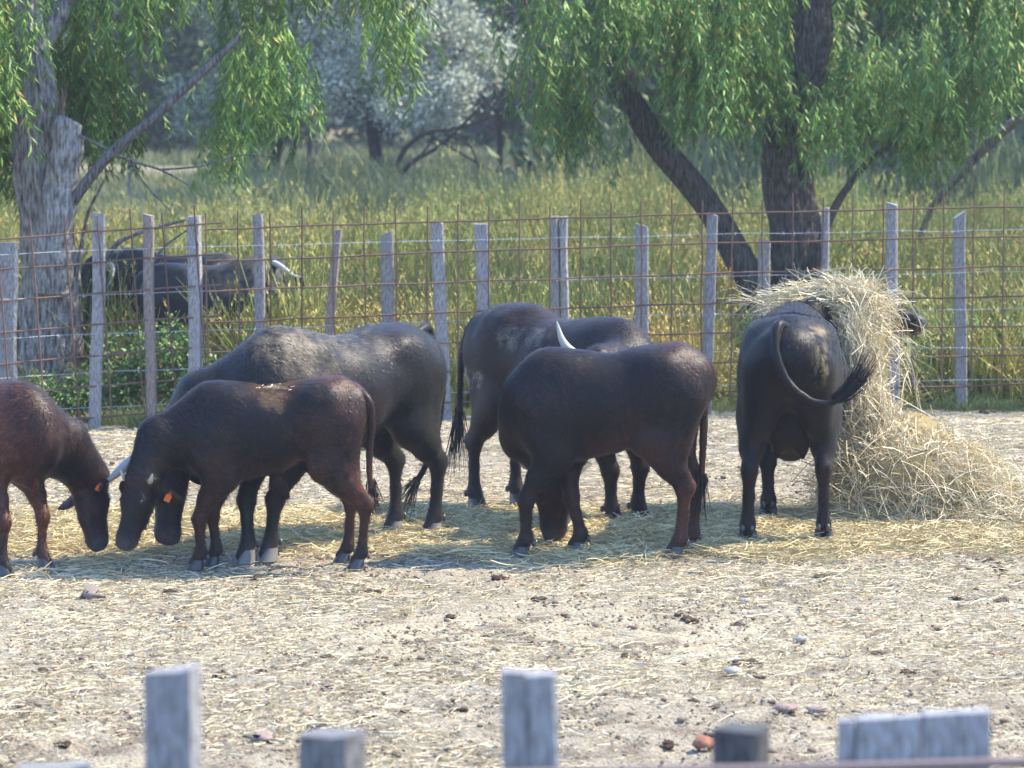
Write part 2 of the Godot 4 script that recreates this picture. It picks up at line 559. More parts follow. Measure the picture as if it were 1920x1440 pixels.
	# ears, joined to the same skin
	for sg in [-1.0, 1.0]:
		var root: Vector3 = hp.call(0.10, -0.03, 0.075 * sg)
		var tipd: Vector3 = (hs * sg * 0.9 - hf * 0.30 + hd * b.get("ear_drop", 0.25)).normalized()
		var el: float = 0.21 * hh
		var across := hd.lerp(-hf, 0.4)
		across = (across - tipd * across.dot(tipd)).normalized()
		var up := tipd.cross(across) * (-1.0 if tipd.cross(across).dot(hf) < 0.0 else 1.0)
		var rows := []
		for face in [1.0, -1.0]:
			for i in 8:
				var t := i / 7.0
				var w := 0.06 * hh * pow(sin(PI * clampf(t * 0.86 + 0.10, 0.0, 1.0)), 0.8)
				var row := PackedInt32Array()
				for k in 7:
					var q := (k / 3.0 - 1.0)
					var p: Vector3 = root + tipd * el * t + across * w * q + up * (w * 0.5 * q * q + face * 0.004 * (1.0 - q * q))
					row.append(sh.vert(p, (up * face + across * q * 0.5 * face).normalized(), Color.WHITE))
				rows.append(row)
			for i in range(rows.size() - 8, rows.size() - 1):
				for k in 6:
					sh.quad(rows[i][k], rows[i][k + 1], rows[i + 1][k + 1], rows[i + 1][k])
	# tail
	var tp := PackedVector3Array()
	var t0: Vector3 = P.call(-0.555, 0.905, 0)
	if b.has("tail"):
		tp.append(t0)
		for q in b.tail:
			tp.append(inv * q)
	else:
		for q in [[-0.56, 0.905], [-0.60, 0.885], [-0.63, 0.82], [-0.635, 0.72], [-0.63, 0.6], [-0.625, 0.48], [-0.62, 0.40]]:
			tp.append(P.call(q[0], q[1], 0.012))
	var cv := Curve3D.new()
	for i in tp.size():
		var tan := (tp[mini(i + 1, tp.size() - 1)] - tp[maxi(i - 1, 0)]) / 6.0
		cv.add_point(tp[i], -tan, tan)
	var pts := PackedVector3Array()
	var rad := PackedFloat32Array()
	for i in 25:
		var t := i / 24.0
		pts.append(cv.sample_baked(cv.get_baked_length() * t, true))
		rad.append(lerpf(0.032, 0.014, sqrt(t)) * s * (1.0 + 0.08 * sin(i * 2.3)))
	sh.tube(pts, rad, 10, Color.WHITE)
	# skin colour and a little unevenness
	var nzo := Vector3(n * 7.7, n * 3.1, n * 1.9)
	var dark: Color = b.dark
	var warm: Color = b.warm
	for i in sh.v.size():
		var p := sh.v[i]
		var q := p + nzo
		var big := noise.get_noise_3d(q.x * 90, q.y * 90, q.z * 90)
		var small := fine.get_noise_3d(q.x * 400, q.y * 400, q.z * 400)
		sh.v[i] += sh.n[i] * (0.0035 * big + 0.0012 * small) * s
		var u := Vector3(p.x / lx, p.y / s - p.x / lx * tilt, absf(p.z) / wz)
		var push := 0.0
		for w in MUSCLE:
			var g: Vector3 = (u - w[0]) / w[1]
			var q2 := g.length_squared()
			if q2 < 9.0:
				push += w[2] * exp(-q2)
		if u.z > 0.12 and u.y > 0.45 and u.x > -0.16 and u.x < 0.16:
			push += 0.0022 * sin(u.x * 105.0 + u.y * 12.0) * clampf((0.16 - absf(u.x)) * 20.0, 0.0, 1.0)
		var folds: float = b.get("folds", 0.0)
		if folds > 0.0 and u.x > 0.30 and u.y > 0.45:
			push += folds * sin(u.x * 95.0 + u.y * 40.0) * clampf((u.x - 0.30) * 8.0, 0.0, 1.0)
		sh.v[i] += sh.n[i] * push * s
		var red := clampf(b.get("red", 0.15) + big * 0.5 + small * 0.25, 0.0, 1.0)
		for w in b.get("reds", []):      # x, y, z, radius, amount: brown areas of the coat
			var f: float = 1.0 - (p / s - Vector3(w[0], w[1], w[2])).length() / w[3]
			red = clampf(red + clampf(f * 1.6 + small * 0.35, 0.0, 1.0) * w[4], 0.0, 1.0)
		var col := dark.lerp(warm, red)
		for w in b.get("dust", []):      # x, y, z, radius, amount: dried mud and dust with a ragged outline
			var d: Vector3 = (p / s - Vector3(w[0], w[1], w[2])) / Vector3(w[3], w[4], w[5])
			var f: float = 1.0 - d.length()
			var streak := fine.get_noise_3d(q.x * 260, q.y * 60, q.z * 260) * 0.6 + small * 0.5 + fine.get_noise_3d(q.x * 900, q.y * 900, q.z * 900) * 0.35
			col = col.lerp(Color(w[7], w[8], w[9]), clampf((f * 1.4 + streak * 1.5 - 0.3) * 1.6, 0.0, 1.0) * w[6] * clampf(f * 3.0, 0.0, 1.0))
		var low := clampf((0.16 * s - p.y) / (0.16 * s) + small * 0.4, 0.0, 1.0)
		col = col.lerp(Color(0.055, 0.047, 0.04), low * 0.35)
		var tm := (p - muz).length() / hh
		if tm < 0.10:
			col = col.lerp(Color(0.10, 0.095, 0.092), clampf((0.10 - tm) * 18.0, 0.0, 1.0) * 0.8)
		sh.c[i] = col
	var rr := RandomNumberGenerator.new()
	rr.seed = 100 + n
	var fur := Shape.new()
	for i in sh.v.size():
		var p := sh.v[i]
		var nn := sh.n[i]
		if p.y < 0.07 * s:
			continue
		var mane: float = 1.0 + b.get("mane", 0.5) * clampf((p.x / lx - 0.34) * 6.0, 0.0, 1.0) * clampf(nn.y + 0.7, 0.0, 1.0)
		for k in 2:
			var flow := Vector3(-0.7 + rr.randfn() * 0.25, -0.75 + rr.randfn() * 0.25, rr.randfn() * 0.3)
			flow = (flow - nn * flow.dot(nn)).normalized() + nn * rr.randf_range(0.12, 0.36)
			var across := nn.cross(flow).normalized() * rr.randf_range(0.0012, 0.0022)
			var at := p + Vector3(rr.randfn(), rr.randfn(), rr.randfn()) * 0.005 - nn * 0.001
			var tip := at + flow * rr.randf_range(0.010, 0.020) * mane
			var col := sh.c[i] * rr.randf_range(0.5, 1.9)
			var hn := (nn + Vector3(rr.randfn(), rr.randfn(), rr.randfn()) * 0.12).normalized()
			fur.tri(fur.vert(at - across, hn, col), fur.vert(at + across, hn, col), fur.vert(tip, hn, col))
	out[n] = {"fur": fur, "shape": sh, "feet": feet, "poll": poll, "hd": hd, "hs": hs, "hf": hf, "hh": hh, "hl": hl, "tail_end": pts[24], "tail_dir": (pts[24] - pts[20]).normalized()}

func tuft(at: Vector3, dir: Vector3, length: float, spread: float, count: int, col: Color, width := 0.004, droop := 0.0) -> Shape:
	var s := Shape.new()
	for i in count:
		var off := Vector3(rng.randfn(), rng.randfn(), rng.randfn()) * 0.010
		var d := (dir + Vector3(rng.randfn(), rng.randfn(), rng.randfn()) * spread).normalized()
		var l := length * rng.randf_range(0.45, 1.0)
		var pts := PackedVector3Array()
		var curl := Vector3(rng.randfn(), rng.randfn(), rng.randfn()) * spread * 0.35
		for k in 5:
			var t := k / 4.0
			pts.append(at + off * (1.0 + t) + d * l * t + curl * l * t * t + Vector3(0, -droop * l * t * t, 0))
		s.ribbon(pts, width, width * 0.25, Vector3(rng.randfn(), rng.randfn(), rng.randfn()), col * rng.randf_range(0.7, 1.5))
	return s

func hoof_mesh(s: float, col: Color) -> ArrayMesh:
	var sh := Shape.new()
	for sg in [-1.0, 1.0]:
		var rows := []
		for i in 4:
			var y: float = [0.0, 0.018, 0.04, 0.058][i] * s
			var front: float = [0.075, 0.068, 0.05, 0.034][i] * s
			var back: float = [-0.03, -0.03, -0.03, -0.028][i] * s
			var w: float = [0.021, 0.021, 0.019, 0.016][i] * s
			var row := PackedInt32Array()
			for k in 12:
				var a := TAU * k / 12
				var x := lerpf(back, front, 0.5 + 0.5 * cos(a))
				var z: float = sg * 0.0225 * s + w * sin(a) * (0.82 if cos(a) > 0.6 else 1.0) - sg * 0.006 * s * maxf(cos(a), 0.0)
				row.append(sh.vert(Vector3(x, y, z), Vector3(cos(a), 0.35, sin(a)).normalized(), col))
			rows.append(row)
		for i in 3:
			for k in 12:
				sh.quad(rows[i][k], rows[i][(k + 1) % 12], rows[i + 1][(k + 1) % 12], rows[i + 1][k])
		# dew claw at the back of the fetlock
		sh.blob(Vector3(-0.055 * s, 0.075 * s, sg * 0.02 * s), Vector3(0.012, 0.017, 0.011) * s, Color(0.085, 0.08, 0.074), noise, 0.1, sg, 5, 7)
	return sh.mesh()

func horn_mesh(pts: Array, r: float, col: Color, tip: Color) -> ArrayMesh:
	var cv := Curve3D.new()
	for i in pts.size():
		var tan: Vector3 = (pts[mini(i + 1, pts.size() - 1)] - pts[maxi(i - 1, 0)]) / 6.0
		cv.add_point(pts[i], -tan, tan)
	var p := PackedVector3Array()
	var rad := PackedFloat32Array()
	for i in 17:
		var t := i / 16.0
		p.append(cv.sample_baked(cv.get_baked_length() * t, true))
		rad.append(r * (1.0 - pow(t, 1.6) * 0.93) * (1.0 + (0.03 * sin(i * 3.0) if i < 7 else 0.0)))
	var s := Shape.new()
	s.tube(p, rad, 12, col, tip)
	return s.mesh()

func finish_beast(b: Dictionary, r: Dictionary) -> Node3D:
	var o := thing(b.called, b.label, b.category, b.at, b.yaw, "cattle feeding on the hay" if not b.has("group") else b.group)
	var inv := frame_of(b).affine_inverse()
	var skin := part("body", r.shape.mesh(), M.coat, o)
	part("hair", r.fur.mesh(), M.fur, skin).set_meta("kind", "stuff")
	var hm := hoof_mesh(b.s * b.get("limb", 1.0), b.get("hoof", Color(0.045, 0.042, 0.04)))
	for i in 4:
		var h := part("hoof", hm, M.horn, o)
		h.position = r.feet[i]
		h.rotation.y = b.get("toe", [0, 0, 0, 0])[i]
	for sg in [-1.0, 1.0]:
		var e := Shape.new()
		var at: Vector3 = r.poll + r.hd * 0.345 * r.hl + r.hf * 0.052 * r.hh + r.hs * 0.088 * sg * r.hh
		e.blob(at, Vector3.ONE * 0.017 * r.hh, Color(0.008, 0.006, 0.005), noise, 0.0, 0, 8, 10)
		part("eye", e.mesh(), M.eye, o)
		var nn := Shape.new()
		nn.blob(r.poll + r.hd * 0.985 * r.hl + r.hf * 0.020 * r.hh + r.hs * 0.052 * sg * r.hh, Vector3(0.013, 0.016, 0.013) * r.hh, Color(0.006, 0.005, 0.005), noise, 0.1, 0, 6, 8)
		part("nostril", nn.mesh(), M.hair, o)
	for hn in b.get("horns", []):
		var pts := []
		for q in hn.pts:
			pts.append(inv * q)
		part("horn", horn_mesh(pts, hn.r, hn.col, hn.tip), M.horn, o, hn.get("label", ""))
	for hn in b.get("stubs", []):      # sides on which a short horn bud grows
		var root: Vector3 = r.poll + r.hd * 0.03 * r.hl + r.hf * 0.035 * r.hh + r.hs * 0.095 * hn * r.hh
		part("horn", horn_mesh([root, root + (r.hs * hn * 0.8 - r.hd * 0.3 + r.hf * 0.5) * 0.035 * r.hh, root + (r.hs * hn * 0.75 - r.hd * 0.7 + r.hf * 0.6) * 0.07 * r.hh], 0.021 * r.hh, Color(0.42, 0.36, 0.27), Color(0.62, 0.58, 0.48)), M.horn, o)
	for sg in b.get("tags", []):       # orange plastic tag hanging from the ear on that side
		var tagm := Shape.new()
		var c: Vector3 = r.poll + r.hd * 0.10 * r.hl - r.hf * 0.03 * r.hh + r.hs * 0.075 * sg * r.hh + (r.hs * sg * 0.9 - r.hf * 0.30 + r.hd * b.get("ear_drop", 0.25)).normalized() * 0.13 * r.hh
		var tb := inv.basis * Basis(Vector3.UP, b.get("tag_turn", 0.3)) * Basis(Vector3(0, 0, 1), b.get("tag_tilt", -0.5))
		var toward: Vector3 = inv.basis * Vector3(0, 0.0, 0.020)
		var ts: float = b.get("tag_size", 0.75)
		tagm.box(Transform3D(tb, c + toward - tb.y * 0.022 * ts), Vector3(0.040, 0.046, 0.003) * ts, Color(0.52, 0.105, 0.018))
		tagm.box(Transform3D(tb, c + toward + tb.y * 0.013 * ts), Vector3(0.018, 0.026, 0.003) * ts, Color(0.46, 0.085, 0.018))
		part("ear_tag", tagm.mesh(), M.plastic, o, "orange plastic ear tag")
	var tl: Dictionary = b.get("brush", {"len": 0.2, "spread": 0.16, "n": 70})
	var dir: Vector3 = r.tail_dir if not tl.has("dir") else inv.basis * tl.dir
	part("tail_brush", tuft(r.tail_end - r.tail_dir * 0.03, dir, tl.len, tl.spread, tl.n, b.dark * 1.3, 0.006, tl.get("droop", 0.1)).mesh(), M.hair, o)
	return o

func herd_list() -> Array:
	var black := Color(0.0148, 0.0113, 0.0102)
	var brown := Color(0.040, 0.020, 0.013)
	var list := []
	list.append({"called": "young_bull", "category": "cattle", "label": "reddish brown young bull at the picture's edge, black neck lowered to the hay",
		"at": Vector3(-2.60, 0, -16.36), "yaw": -0.62, "s": 0.90, "long": 0.92, "wide": 0.98, "deep": 0.86,
		"feet": [Vector2(-2.225, -16.14), Vector2(-2.385, -15.93), Vector2(-2.82, -16.62), Vector2(-2.97, -16.40)],
		"poll": Vector3(-2.03, 0.385, -16.42), "muzzle": Vector3(-1.985, 0.075, -16.30), "head_side": Vector3(0.5, 0, 0.6), "bend": Vector3(0.04, 0.04, 0), "neck": 1.15,
		"dark": black, "warm": Color(0.125, 0.043, 0.022), "red": 0.08, "limb": 0.92, "tilt": -0.06, "reds": [[-0.2, 0.8, 0.05, 0.62, 1.0], [0.2, 0.72, 0.2, 0.35, 0.8], [0.42, 0.35, 0.1, 0.25, 0.7], [0.42, 0.2, -0.1, 0.3, 0.6]],
		"tags": [1.0], "tag_size": 0.55, "stubs": [-1.0], "ear_drop": 0.4, "extra": [[0.46, 0.52, 0, 0.52, 0.47, 0, 0.03, 0.07, 0.02, 0.05]]})
	list.append({"called": "grey_bull", "category": "cattle", "label": "large grey-black bull with dusty tan shoulders, standing behind the grazing calf",
		"at": Vector3(-0.87, 0, -16.78), "yaw": -2.24, "s": 1.10, "long": 0.98, "wide": 1.04, "deep": 0.93, "crest": 0.03, "neck": 1.18, "limb": 1.0, "folds": 0.004,
		"feet": [Vector2(-1.17, -16.36), Vector2(-1.275, -16.30), Vector2(-0.40, -17.18), Vector2(-0.60, -17.24)],
		"poll": Vector3(-1.66, 0.47, -16.50), "muzzle": Vector3(-1.655, 0.10, -16.36), "head_side": Vector3(0.75, 0, -0.55), "bend": Vector3(0.06, 0.08, 0),
		"dark": Color(0.0185, 0.0165, 0.0155), "warm": Color(0.03, 0.022, 0.018), "red": 0.1, "hoof": Color(0.16, 0.15, 0.135),
		"dust": [[0.36, 0.93, -0.04, 0.26, 0.22, 0.34, 0.9, 0.125, 0.098, 0.062], [0.10, 0.97, -0.02, 0.36, 0.14, 0.28, 0.7, 0.11, 0.09, 0.06], [0.34, 0.78, -0.16, 0.26, 0.26, 0.2, 0.5, 0.09, 0.073, 0.05]],
		"horns": [{"pts": [Vector3(-1.68, 0.475, -16.46), Vector3(-1.767, 0.488, -16.42), Vector3(-1.85, 0.458, -16.40), Vector3(-1.923, 0.398, -16.39), Vector3(-1.972, 0.35, -16.38)], "r": 0.046, "col": Color(0.28, 0.27, 0.27), "tip": Color(0.55, 0.52, 0.47), "label": "long pale grey horn"},
			{"pts": [Vector3(-1.60, 0.50, -16.58), Vector3(-1.53, 0.52, -16.66), Vector3(-1.50, 0.48, -16.74), Vector3(-1.51, 0.43, -16.80)], "r": 0.034, "col": Color(0.28, 0.27, 0.27), "tip": Color(0.55, 0.52, 0.47)}],
		"tail": [Vector3(-0.43, 1.03, -17.38), Vector3(-0.40, 0.90, -17.42), Vector3(-0.36, 0.70, -17.46), Vector3(-0.39, 0.48, -17.46), Vector3(-0.44, 0.32, -17.44), Vector3(-0.50, 0.22, -17.42)], "brush": {"len": 0.22, "spread": 0.2, "n": 70}})
	list.append({"called": "grazing_calf", "category": "calf", "label": "dark brown calf grazing broadside, straw on its back and an orange ear tag",
		"at": Vector3(-1.155, 0, -16.19), "yaw": PI + 0.06, "s": 0.905, "long": 0.76, "wide": 0.86, "deep": 0.83,
		"feet": [Vector2(-1.484, -16.09), Vector2(-1.42, -16.20), Vector2(-0.725, -16.12), Vector2(-0.80, -16.30)],
		"poll": Vector3(-1.735, 0.435, -16.02), "muzzle": Vector3(-1.812, 0.135, -15.93), "head_side": Vector3(0.72, 0.1, 0.55), "face": Vector3(-0.6, 0.2, 0.7), "bend": Vector3(0.07, 0.07, 0), "neck": 0.98,
		"dark": black, "warm": Color(0.11, 0.042, 0.022), "red": -0.02, "limb": 0.88, "tilt": -0.06, "mane": 1.2, "reds": [[-0.05, 0.92, 0.0, 0.20, 0.7], [-0.35, 0.93, 0, 0.16, 0.6], [-0.42, 0.30, 0, 0.26, 0.6], [0.38, 0.28, 0, 0.24, 0.35], [-0.18, 0.47, -0.1, 0.16, 0.7], [-0.5, 0.45, -0.1, 0.14, 0.6]],
		"dust": [[-0.03, 0.90, -0.12, 0.10, 0.10, 0.14, 0.6, 0.16, 0.10, 0.045]],
		"tags": [1.0], "stubs": [1.0, -1.0], "ear_drop": 0.1, "tag_turn": 0.4, "extra": [[-0.06, 0.43, 0, -0.12, 0.36, 0, 0.04, 0.05, 0.018, 0.022]],
		"tail": [Vector3(-0.685, 0.80, -16.165), Vector3(-0.665, 0.70, -16.16), Vector3(-0.675, 0.56, -16.16), Vector3(-0.675, 0.44, -16.155), Vector3(-0.665, 0.38, -16.15)], "brush": {"len": 0.16, "spread": 0.1, "n": 60}})
	list.append({"called": "horned_cow", "category": "cattle", "label": "dark cow with a raised pale horn, half hidden behind the middle cow",
		"at": Vector3(0.28, 0, -17.86), "yaw": -0.86, "s": 1.08, "long": 0.98, "wide": 1.0, "deep": 0.88, "hips": 0.02, "tilt": -0.05, "extra": [[-0.37, 0.93, 0, -0.27, 0.945, 0, 0.10, 0.055, 0.09, 0.05]], "limb": 1.0,
		"feet": [Vector2(0.66, -17.62), Vector2(0.52, -17.50), Vector2(0.03, -18.26), Vector2(-0.19, -18.08)],
		"poll": Vector3(0.43, 0.86, -17.13), "muzzle": Vector3(0.40, 0.58, -16.98), "head_side": Vector3(-1, 0, -0.1), "face": Vector3(0, 0.4, 1), "bend": Vector3(0.05, -0.02, 0.06),
		"dark": black, "warm": brown, "red": 0.22, "reds": [[-0.1, 0.9, 0.1, 0.3, 0.4], [-0.4, 0.3, 0.1, 0.2, 0.4]],
		"dust": [[-0.51, 0.63, 0.17, 0.07, 0.10, 0.12, 1.0, 0.24, 0.21, 0.18], [-0.40, 0.66, 0.22, 0.06, 0.07, 0.09, 0.9, 0.22, 0.19, 0.16], [-0.2, 0.86, 0.18, 0.12, 0.08, 0.14, 0.6, 0.19, 0.165, 0.13], [-0.02, 0.88, 0.16, 0.10, 0.07, 0.12, 0.5, 0.19, 0.165, 0.13], [-0.47, 0.86, 0.12, 0.05, 0.06, 0.08, 0.6, 0.2, 0.17, 0.14]],
		"horns": [{"pts": [Vector3(0.36, 0.90, -17.13), Vector3(0.295, 0.935, -17.12), Vector3(0.25, 0.995, -17.13), Vector3(0.224, 1.085, -17.15)], "r": 0.030, "col": Color(0.50, 0.45, 0.34), "tip": Color(0.56, 0.53, 0.46), "label": "pale upright horn"},
			{"pts": [Vector3(0.50, 0.90, -17.13), Vector3(0.56, 0.92, -17.11), Vector3(0.60, 0.94, -17.11), Vector3(0.62, 0.955, -17.12)], "r": 0.030, "col": Color(0.50, 0.45, 0.34), "tip": Color(0.56, 0.53, 0.46)}],
		"tail": [Vector3(-0.20, 0.98, -18.30), Vector3(-0.255, 0.86, -18.30), Vector3(-0.275, 0.70, -18.28), Vector3(-0.28, 0.56, -18.26), Vector3(-0.285, 0.48, -18.25)], "brush": {"len": 0.32, "spread": 0.13, "n": 110, "droop": 0.2}})
	list.append({"called": "middle_cow", "category": "cattle", "label": "black cow with reddish belly standing broadside in the middle, head down between its forelegs",
		"at": Vector3(0.455, 0, -16.55), "yaw": PI - 0.04, "s": 1.03, "long": 0.70, "wide": 0.90, "deep": 0.85,
		"feet": [Vector2(0.055, -16.46), Vector2(0.325, -16.60), Vector2(0.80, -16.46), Vector2(0.87, -16.66)],
		"poll": Vector3(0.165, 0.44, -16.74), "muzzle": Vector3(0.212, 0.05, -16.80), "head_side": Vector3(0.6, 0, -0.8), "bend": Vector3(0.10, -0.02, 0.0), "face": Vector3(-0.8, 0, 0.4), "neck": 1.0,
		"dark": Color(0.0132, 0.0106, 0.0102), "warm": Color(0.085, 0.034, 0.02), "red": 0.06, "limb": 0.9, "tilt": -0.07, "reds": [[-0.05, 0.44, -0.12, 0.20, 0.7], [-0.52, 0.5, 0, 0.25, 0.5], [-0.42, 0.2, 0, 0.28, 0.6], [-0.36, 0.95, 0, 0.2, 0.5], [0.3, 0.2, 0, 0.2, 0.3]],
		"horns": [], "stubs": [1.0, -1.0],
		"tail": [Vector3(0.915, 0.93, -16.58), Vector3(0.93, 0.80, -16.575), Vector3(0.93, 0.62, -16.57), Vector3(0.925, 0.46, -16.57), Vector3(0.92, 0.36, -16.57)], "brush": {"len": 0.22, "spread": 0.09, "n": 90}})
	list.append({"called": "tossing_cow", "category": "cattle", "label": "black cow seen from behind with a swinging tail and hay heaped on its head",
		"at": Vector3(1.43, 0, -17.42), "yaw": 1.46, "s": 1.14, "tilt": -0.05, "long": 0.98, "wide": 1.06, "deep": 1.0,
		"feet": [Vector2(1.335, -17.72), Vector2(1.66, -18.10), Vector2(1.17, -16.88), Vector2(1.55, -16.92)],
		"poll": Vector3(1.80, 1.04, -18.40), "muzzle": Vector3(2.20, 0.955, -18.40), "head_side": Vector3(0, 0, 1), "face": Vector3(0.2, 1, 0), "bend": Vector3(0.08, 0.06, 0.0), "neck": 1.0,
		"dark": Color(0.0128, 0.0115, 0.0112), "warm": brown, "red": 0.08, "reds": [[-0.40, 0.62, 0.0, 0.14, 0.4], [-0.4, 0.25, 0.2, 0.2, 0.35]],
		"dust": [[-0.56, 0.80, 0.13, 0.12, 0.13, 0.06, 0.75, 0.21, 0.16, 0.085], [-0.50, 0.93, 0.10, 0.12, 0.03, 0.08, 0.85, 0.24, 0.17, 0.09], [-0.55, 0.84, -0.10, 0.10, 0.05, 0.05, 0.3, 0.12, 0.10, 0.08]],
		"extra": [[-0.30, 0.46, 0, -0.24, 0.385, 0, 0.10, 0.08, 0.085, 0.06], [-0.33, 0.40, 0.05, -0.34, 0.345, 0.055, 0.016, 0.016, 0.011, 0.011], [-0.33, 0.40, -0.05, -0.34, 0.345, -0.055, 0.016, 0.016, 0.011, 0.011]],
		"horns": [{"pts": [Vector3(1.79, 1.12, -18.36), Vector3(1.77, 1.13, -18.27), Vector3(1.80, 1.15, -18.22), Vector3(1.85, 1.165, -18.20)], "r": 0.028, "col": Color(0.45, 0.41, 0.33), "tip": Color(0.1, 0.09, 0.08)},
			{"pts": [Vector3(1.79, 1.12, -18.48), Vector3(1.77, 1.13, -18.57), Vector3(1.80, 1.15, -18.62), Vector3(1.85, 1.165, -18.64)], "r": 0.028, "col": Color(0.45, 0.41, 0.33), "tip": Color(0.1, 0.09, 0.08)}],
		"tail": [Vector3(1.30, 1.10, -16.73), Vector3(1.285, 0.975, -16.66), Vector3(1.345, 0.83, -16.62), Vector3(1.455, 0.745, -16.60), Vector3(1.545, 0.735, -16.60), Vector3(1.60, 0.765, -16.60)], "brush": {"len": 0.21, "spread": 0.15, "n": 240, "droop": -0.7}})
	var behind := "cattle beyond the mesh fence"
	list.append({"called": "long_horned_cow", "category": "cattle", "label": "grey-black cow in the grass beyond the fence, long white horn pointing sideways", "group": behind,
		"at": Vector3(-2.03, 0, -23.55), "yaw": 0.25, "s": 0.95, "long": 0.86, "wide": 1.0, "cell": 0.022,
		"feet": [Vector2(-1.72, -23.72), Vector2(-1.66, -23.52), Vector2(-2.36, -23.58), Vector2(-2.32, -23.42)],
		"poll": Vector3(-1.66, 0.87, -23.75), "muzzle": Vector3(-1.60, 0.52, -23.95), "head_side": Vector3(0.9, 0, 0.3), "bend": Vector3(0, 0.03, 0),
		"dark": Color(0.030, 0.029, 0.029), "warm": Color(0.048, 0.043, 0.04), "red": 0.3,
		"horns": [{"pts": [Vector3(-1.66, 0.92, -23.64), Vector3(-1.58, 0.90, -23.50), Vector3(-1.49, 0.845, -23.42), Vector3(-1.41, 0.835, -23.40)], "r": 0.024, "col": Color(0.6, 0.57, 0.52), "tip": Color(0.66, 0.65, 0.62)},
			{"pts": [Vector3(-1.72, 0.90, -23.78), Vector3(-1.78, 0.92, -23.82), Vector3(-1.84, 0.90, -23.86), Vector3(-1.88, 0.88, -23.9)], "r": 0.024, "col": Color(0.6, 0.57, 0.52), "tip": Color(0.66, 0.65, 0.62)}]})
	list.append({"called": "shaded_cow", "category": "cattle", "label": "dark cow beyond the fence beside the willow trunk, head turned to the trunk", "group": behind,
		"at": Vector3(-2.42, 0, -24.25), "yaw": PI - 0.2, "s": 0.97, "long": 0.86, "wide": 1.0, "cell": 0.022,
		"feet": [Vector2(-2.74, -24.25), Vector2(-2.72, -24.45), Vector2(-2.12, -24.15), Vector2(-2.08, -24.35)],
		"poll": Vector3(-2.93, 0.84, -24.10), "muzzle": Vector3(-2.93, 0.50, -23.95), "head_side": Vector3(-1, 0, 0.1), "bend": Vector3(0, 0.03, 0), "face": Vector3(0, 0, 1),
		"dark": Color(0.034, 0.033, 0.033), "warm": Color(0.05, 0.045, 0.042), "red": 0.3,
		"horns": [{"pts": [Vector3(-2.87, 0.88, -24.05), Vector3(-2.80, 0.87, -24.0), Vector3(-2.79, 0.80, -23.93), Vector3(-2.82, 0.73, -23.88)], "r": 0.022, "col": Color(0.4, 0.38, 0.36), "tip": Color(0.5, 0.49, 0.46)}]})
	return list

# ---------------------------------------------------------------- setting
var FENCE := [[-4.6, -20.75], [-3.9, -21.10], [-3.22, -21.44], [-2.68, -21.73], [-0.40, -22.31], [1.28, -22.62], [3.03, -22.70], [5.2, -22.80]]

func along(list: Array, x: float) -> float:
	for i in list.size() - 1:
		if x <= list[i + 1][0]:
			return lerpf(list[i][1], list[i + 1][1], clampf((x - list[i][0]) / (list[i + 1][0] - list[i][0]), 0.0, 1.0))
	return list[-1][1]

func hay_height(x: float, z: float) -> float:       # low ridge of trampled hay where the cattle feed
	var mid := -17.24 + 0.10 * sin(x * 1.3) - 0.10 * clampf(x, 0.0, 2.0)
	var e := clampf(1.0 - absf(z - mid) / (0.82 + 0.1 * sin(x * 2.0 + 1.0)), 0.0, 1.0)
	e *= clampf((x + 2.75) * 1.5, 0.0, 1.0) * clampf((3.6 - x) * 1.2, 0.0, 1.0)
	var k := 0.5 + 0.9 * noise.get_noise_2d(x * 75.0, z * 75.0) + 0.35 * fine.get_noise_2d(x * 120.0, z * 120.0)
	return clampf(e * 1.3, 0.0, 1.0) * maxf(k, 0.0) * 0.055

func ground_height(x: float, z: float) -> float:
	var inside := clampf((z + 21.6) * 2.0, 0.0, 1.0)
	var dent := clampf(1.0 - (cells.get_noise_2d(x * 3.6, z * 3.6) + 1.0) / 0.42, 0.0, 1.0)      # hoof prints
	return -0.012 - inside * 0.020 * smoothstep(0.0, 0.7, dent) + 0.010 * noise.get_noise_2d(x * 60.0, z * 60.0) + inside * (0.012 * fine.get_noise_2d(x * 90.0, z * 90.0) + 0.006 * fine.get_noise_2d(x * 300.0, z * 300.0))

func steps(dense_from: float, dense_to: float, d: float, to: float, grow: float) -> PackedFloat32Array:
	var a := PackedFloat32Array()
	var x := dense_from
	while x < dense_to:
		a.append(x)
		x += d
	var w := d
	while x < to:
		a.append(x)
		w *= grow
		x += w
	a.append(to)
	return a

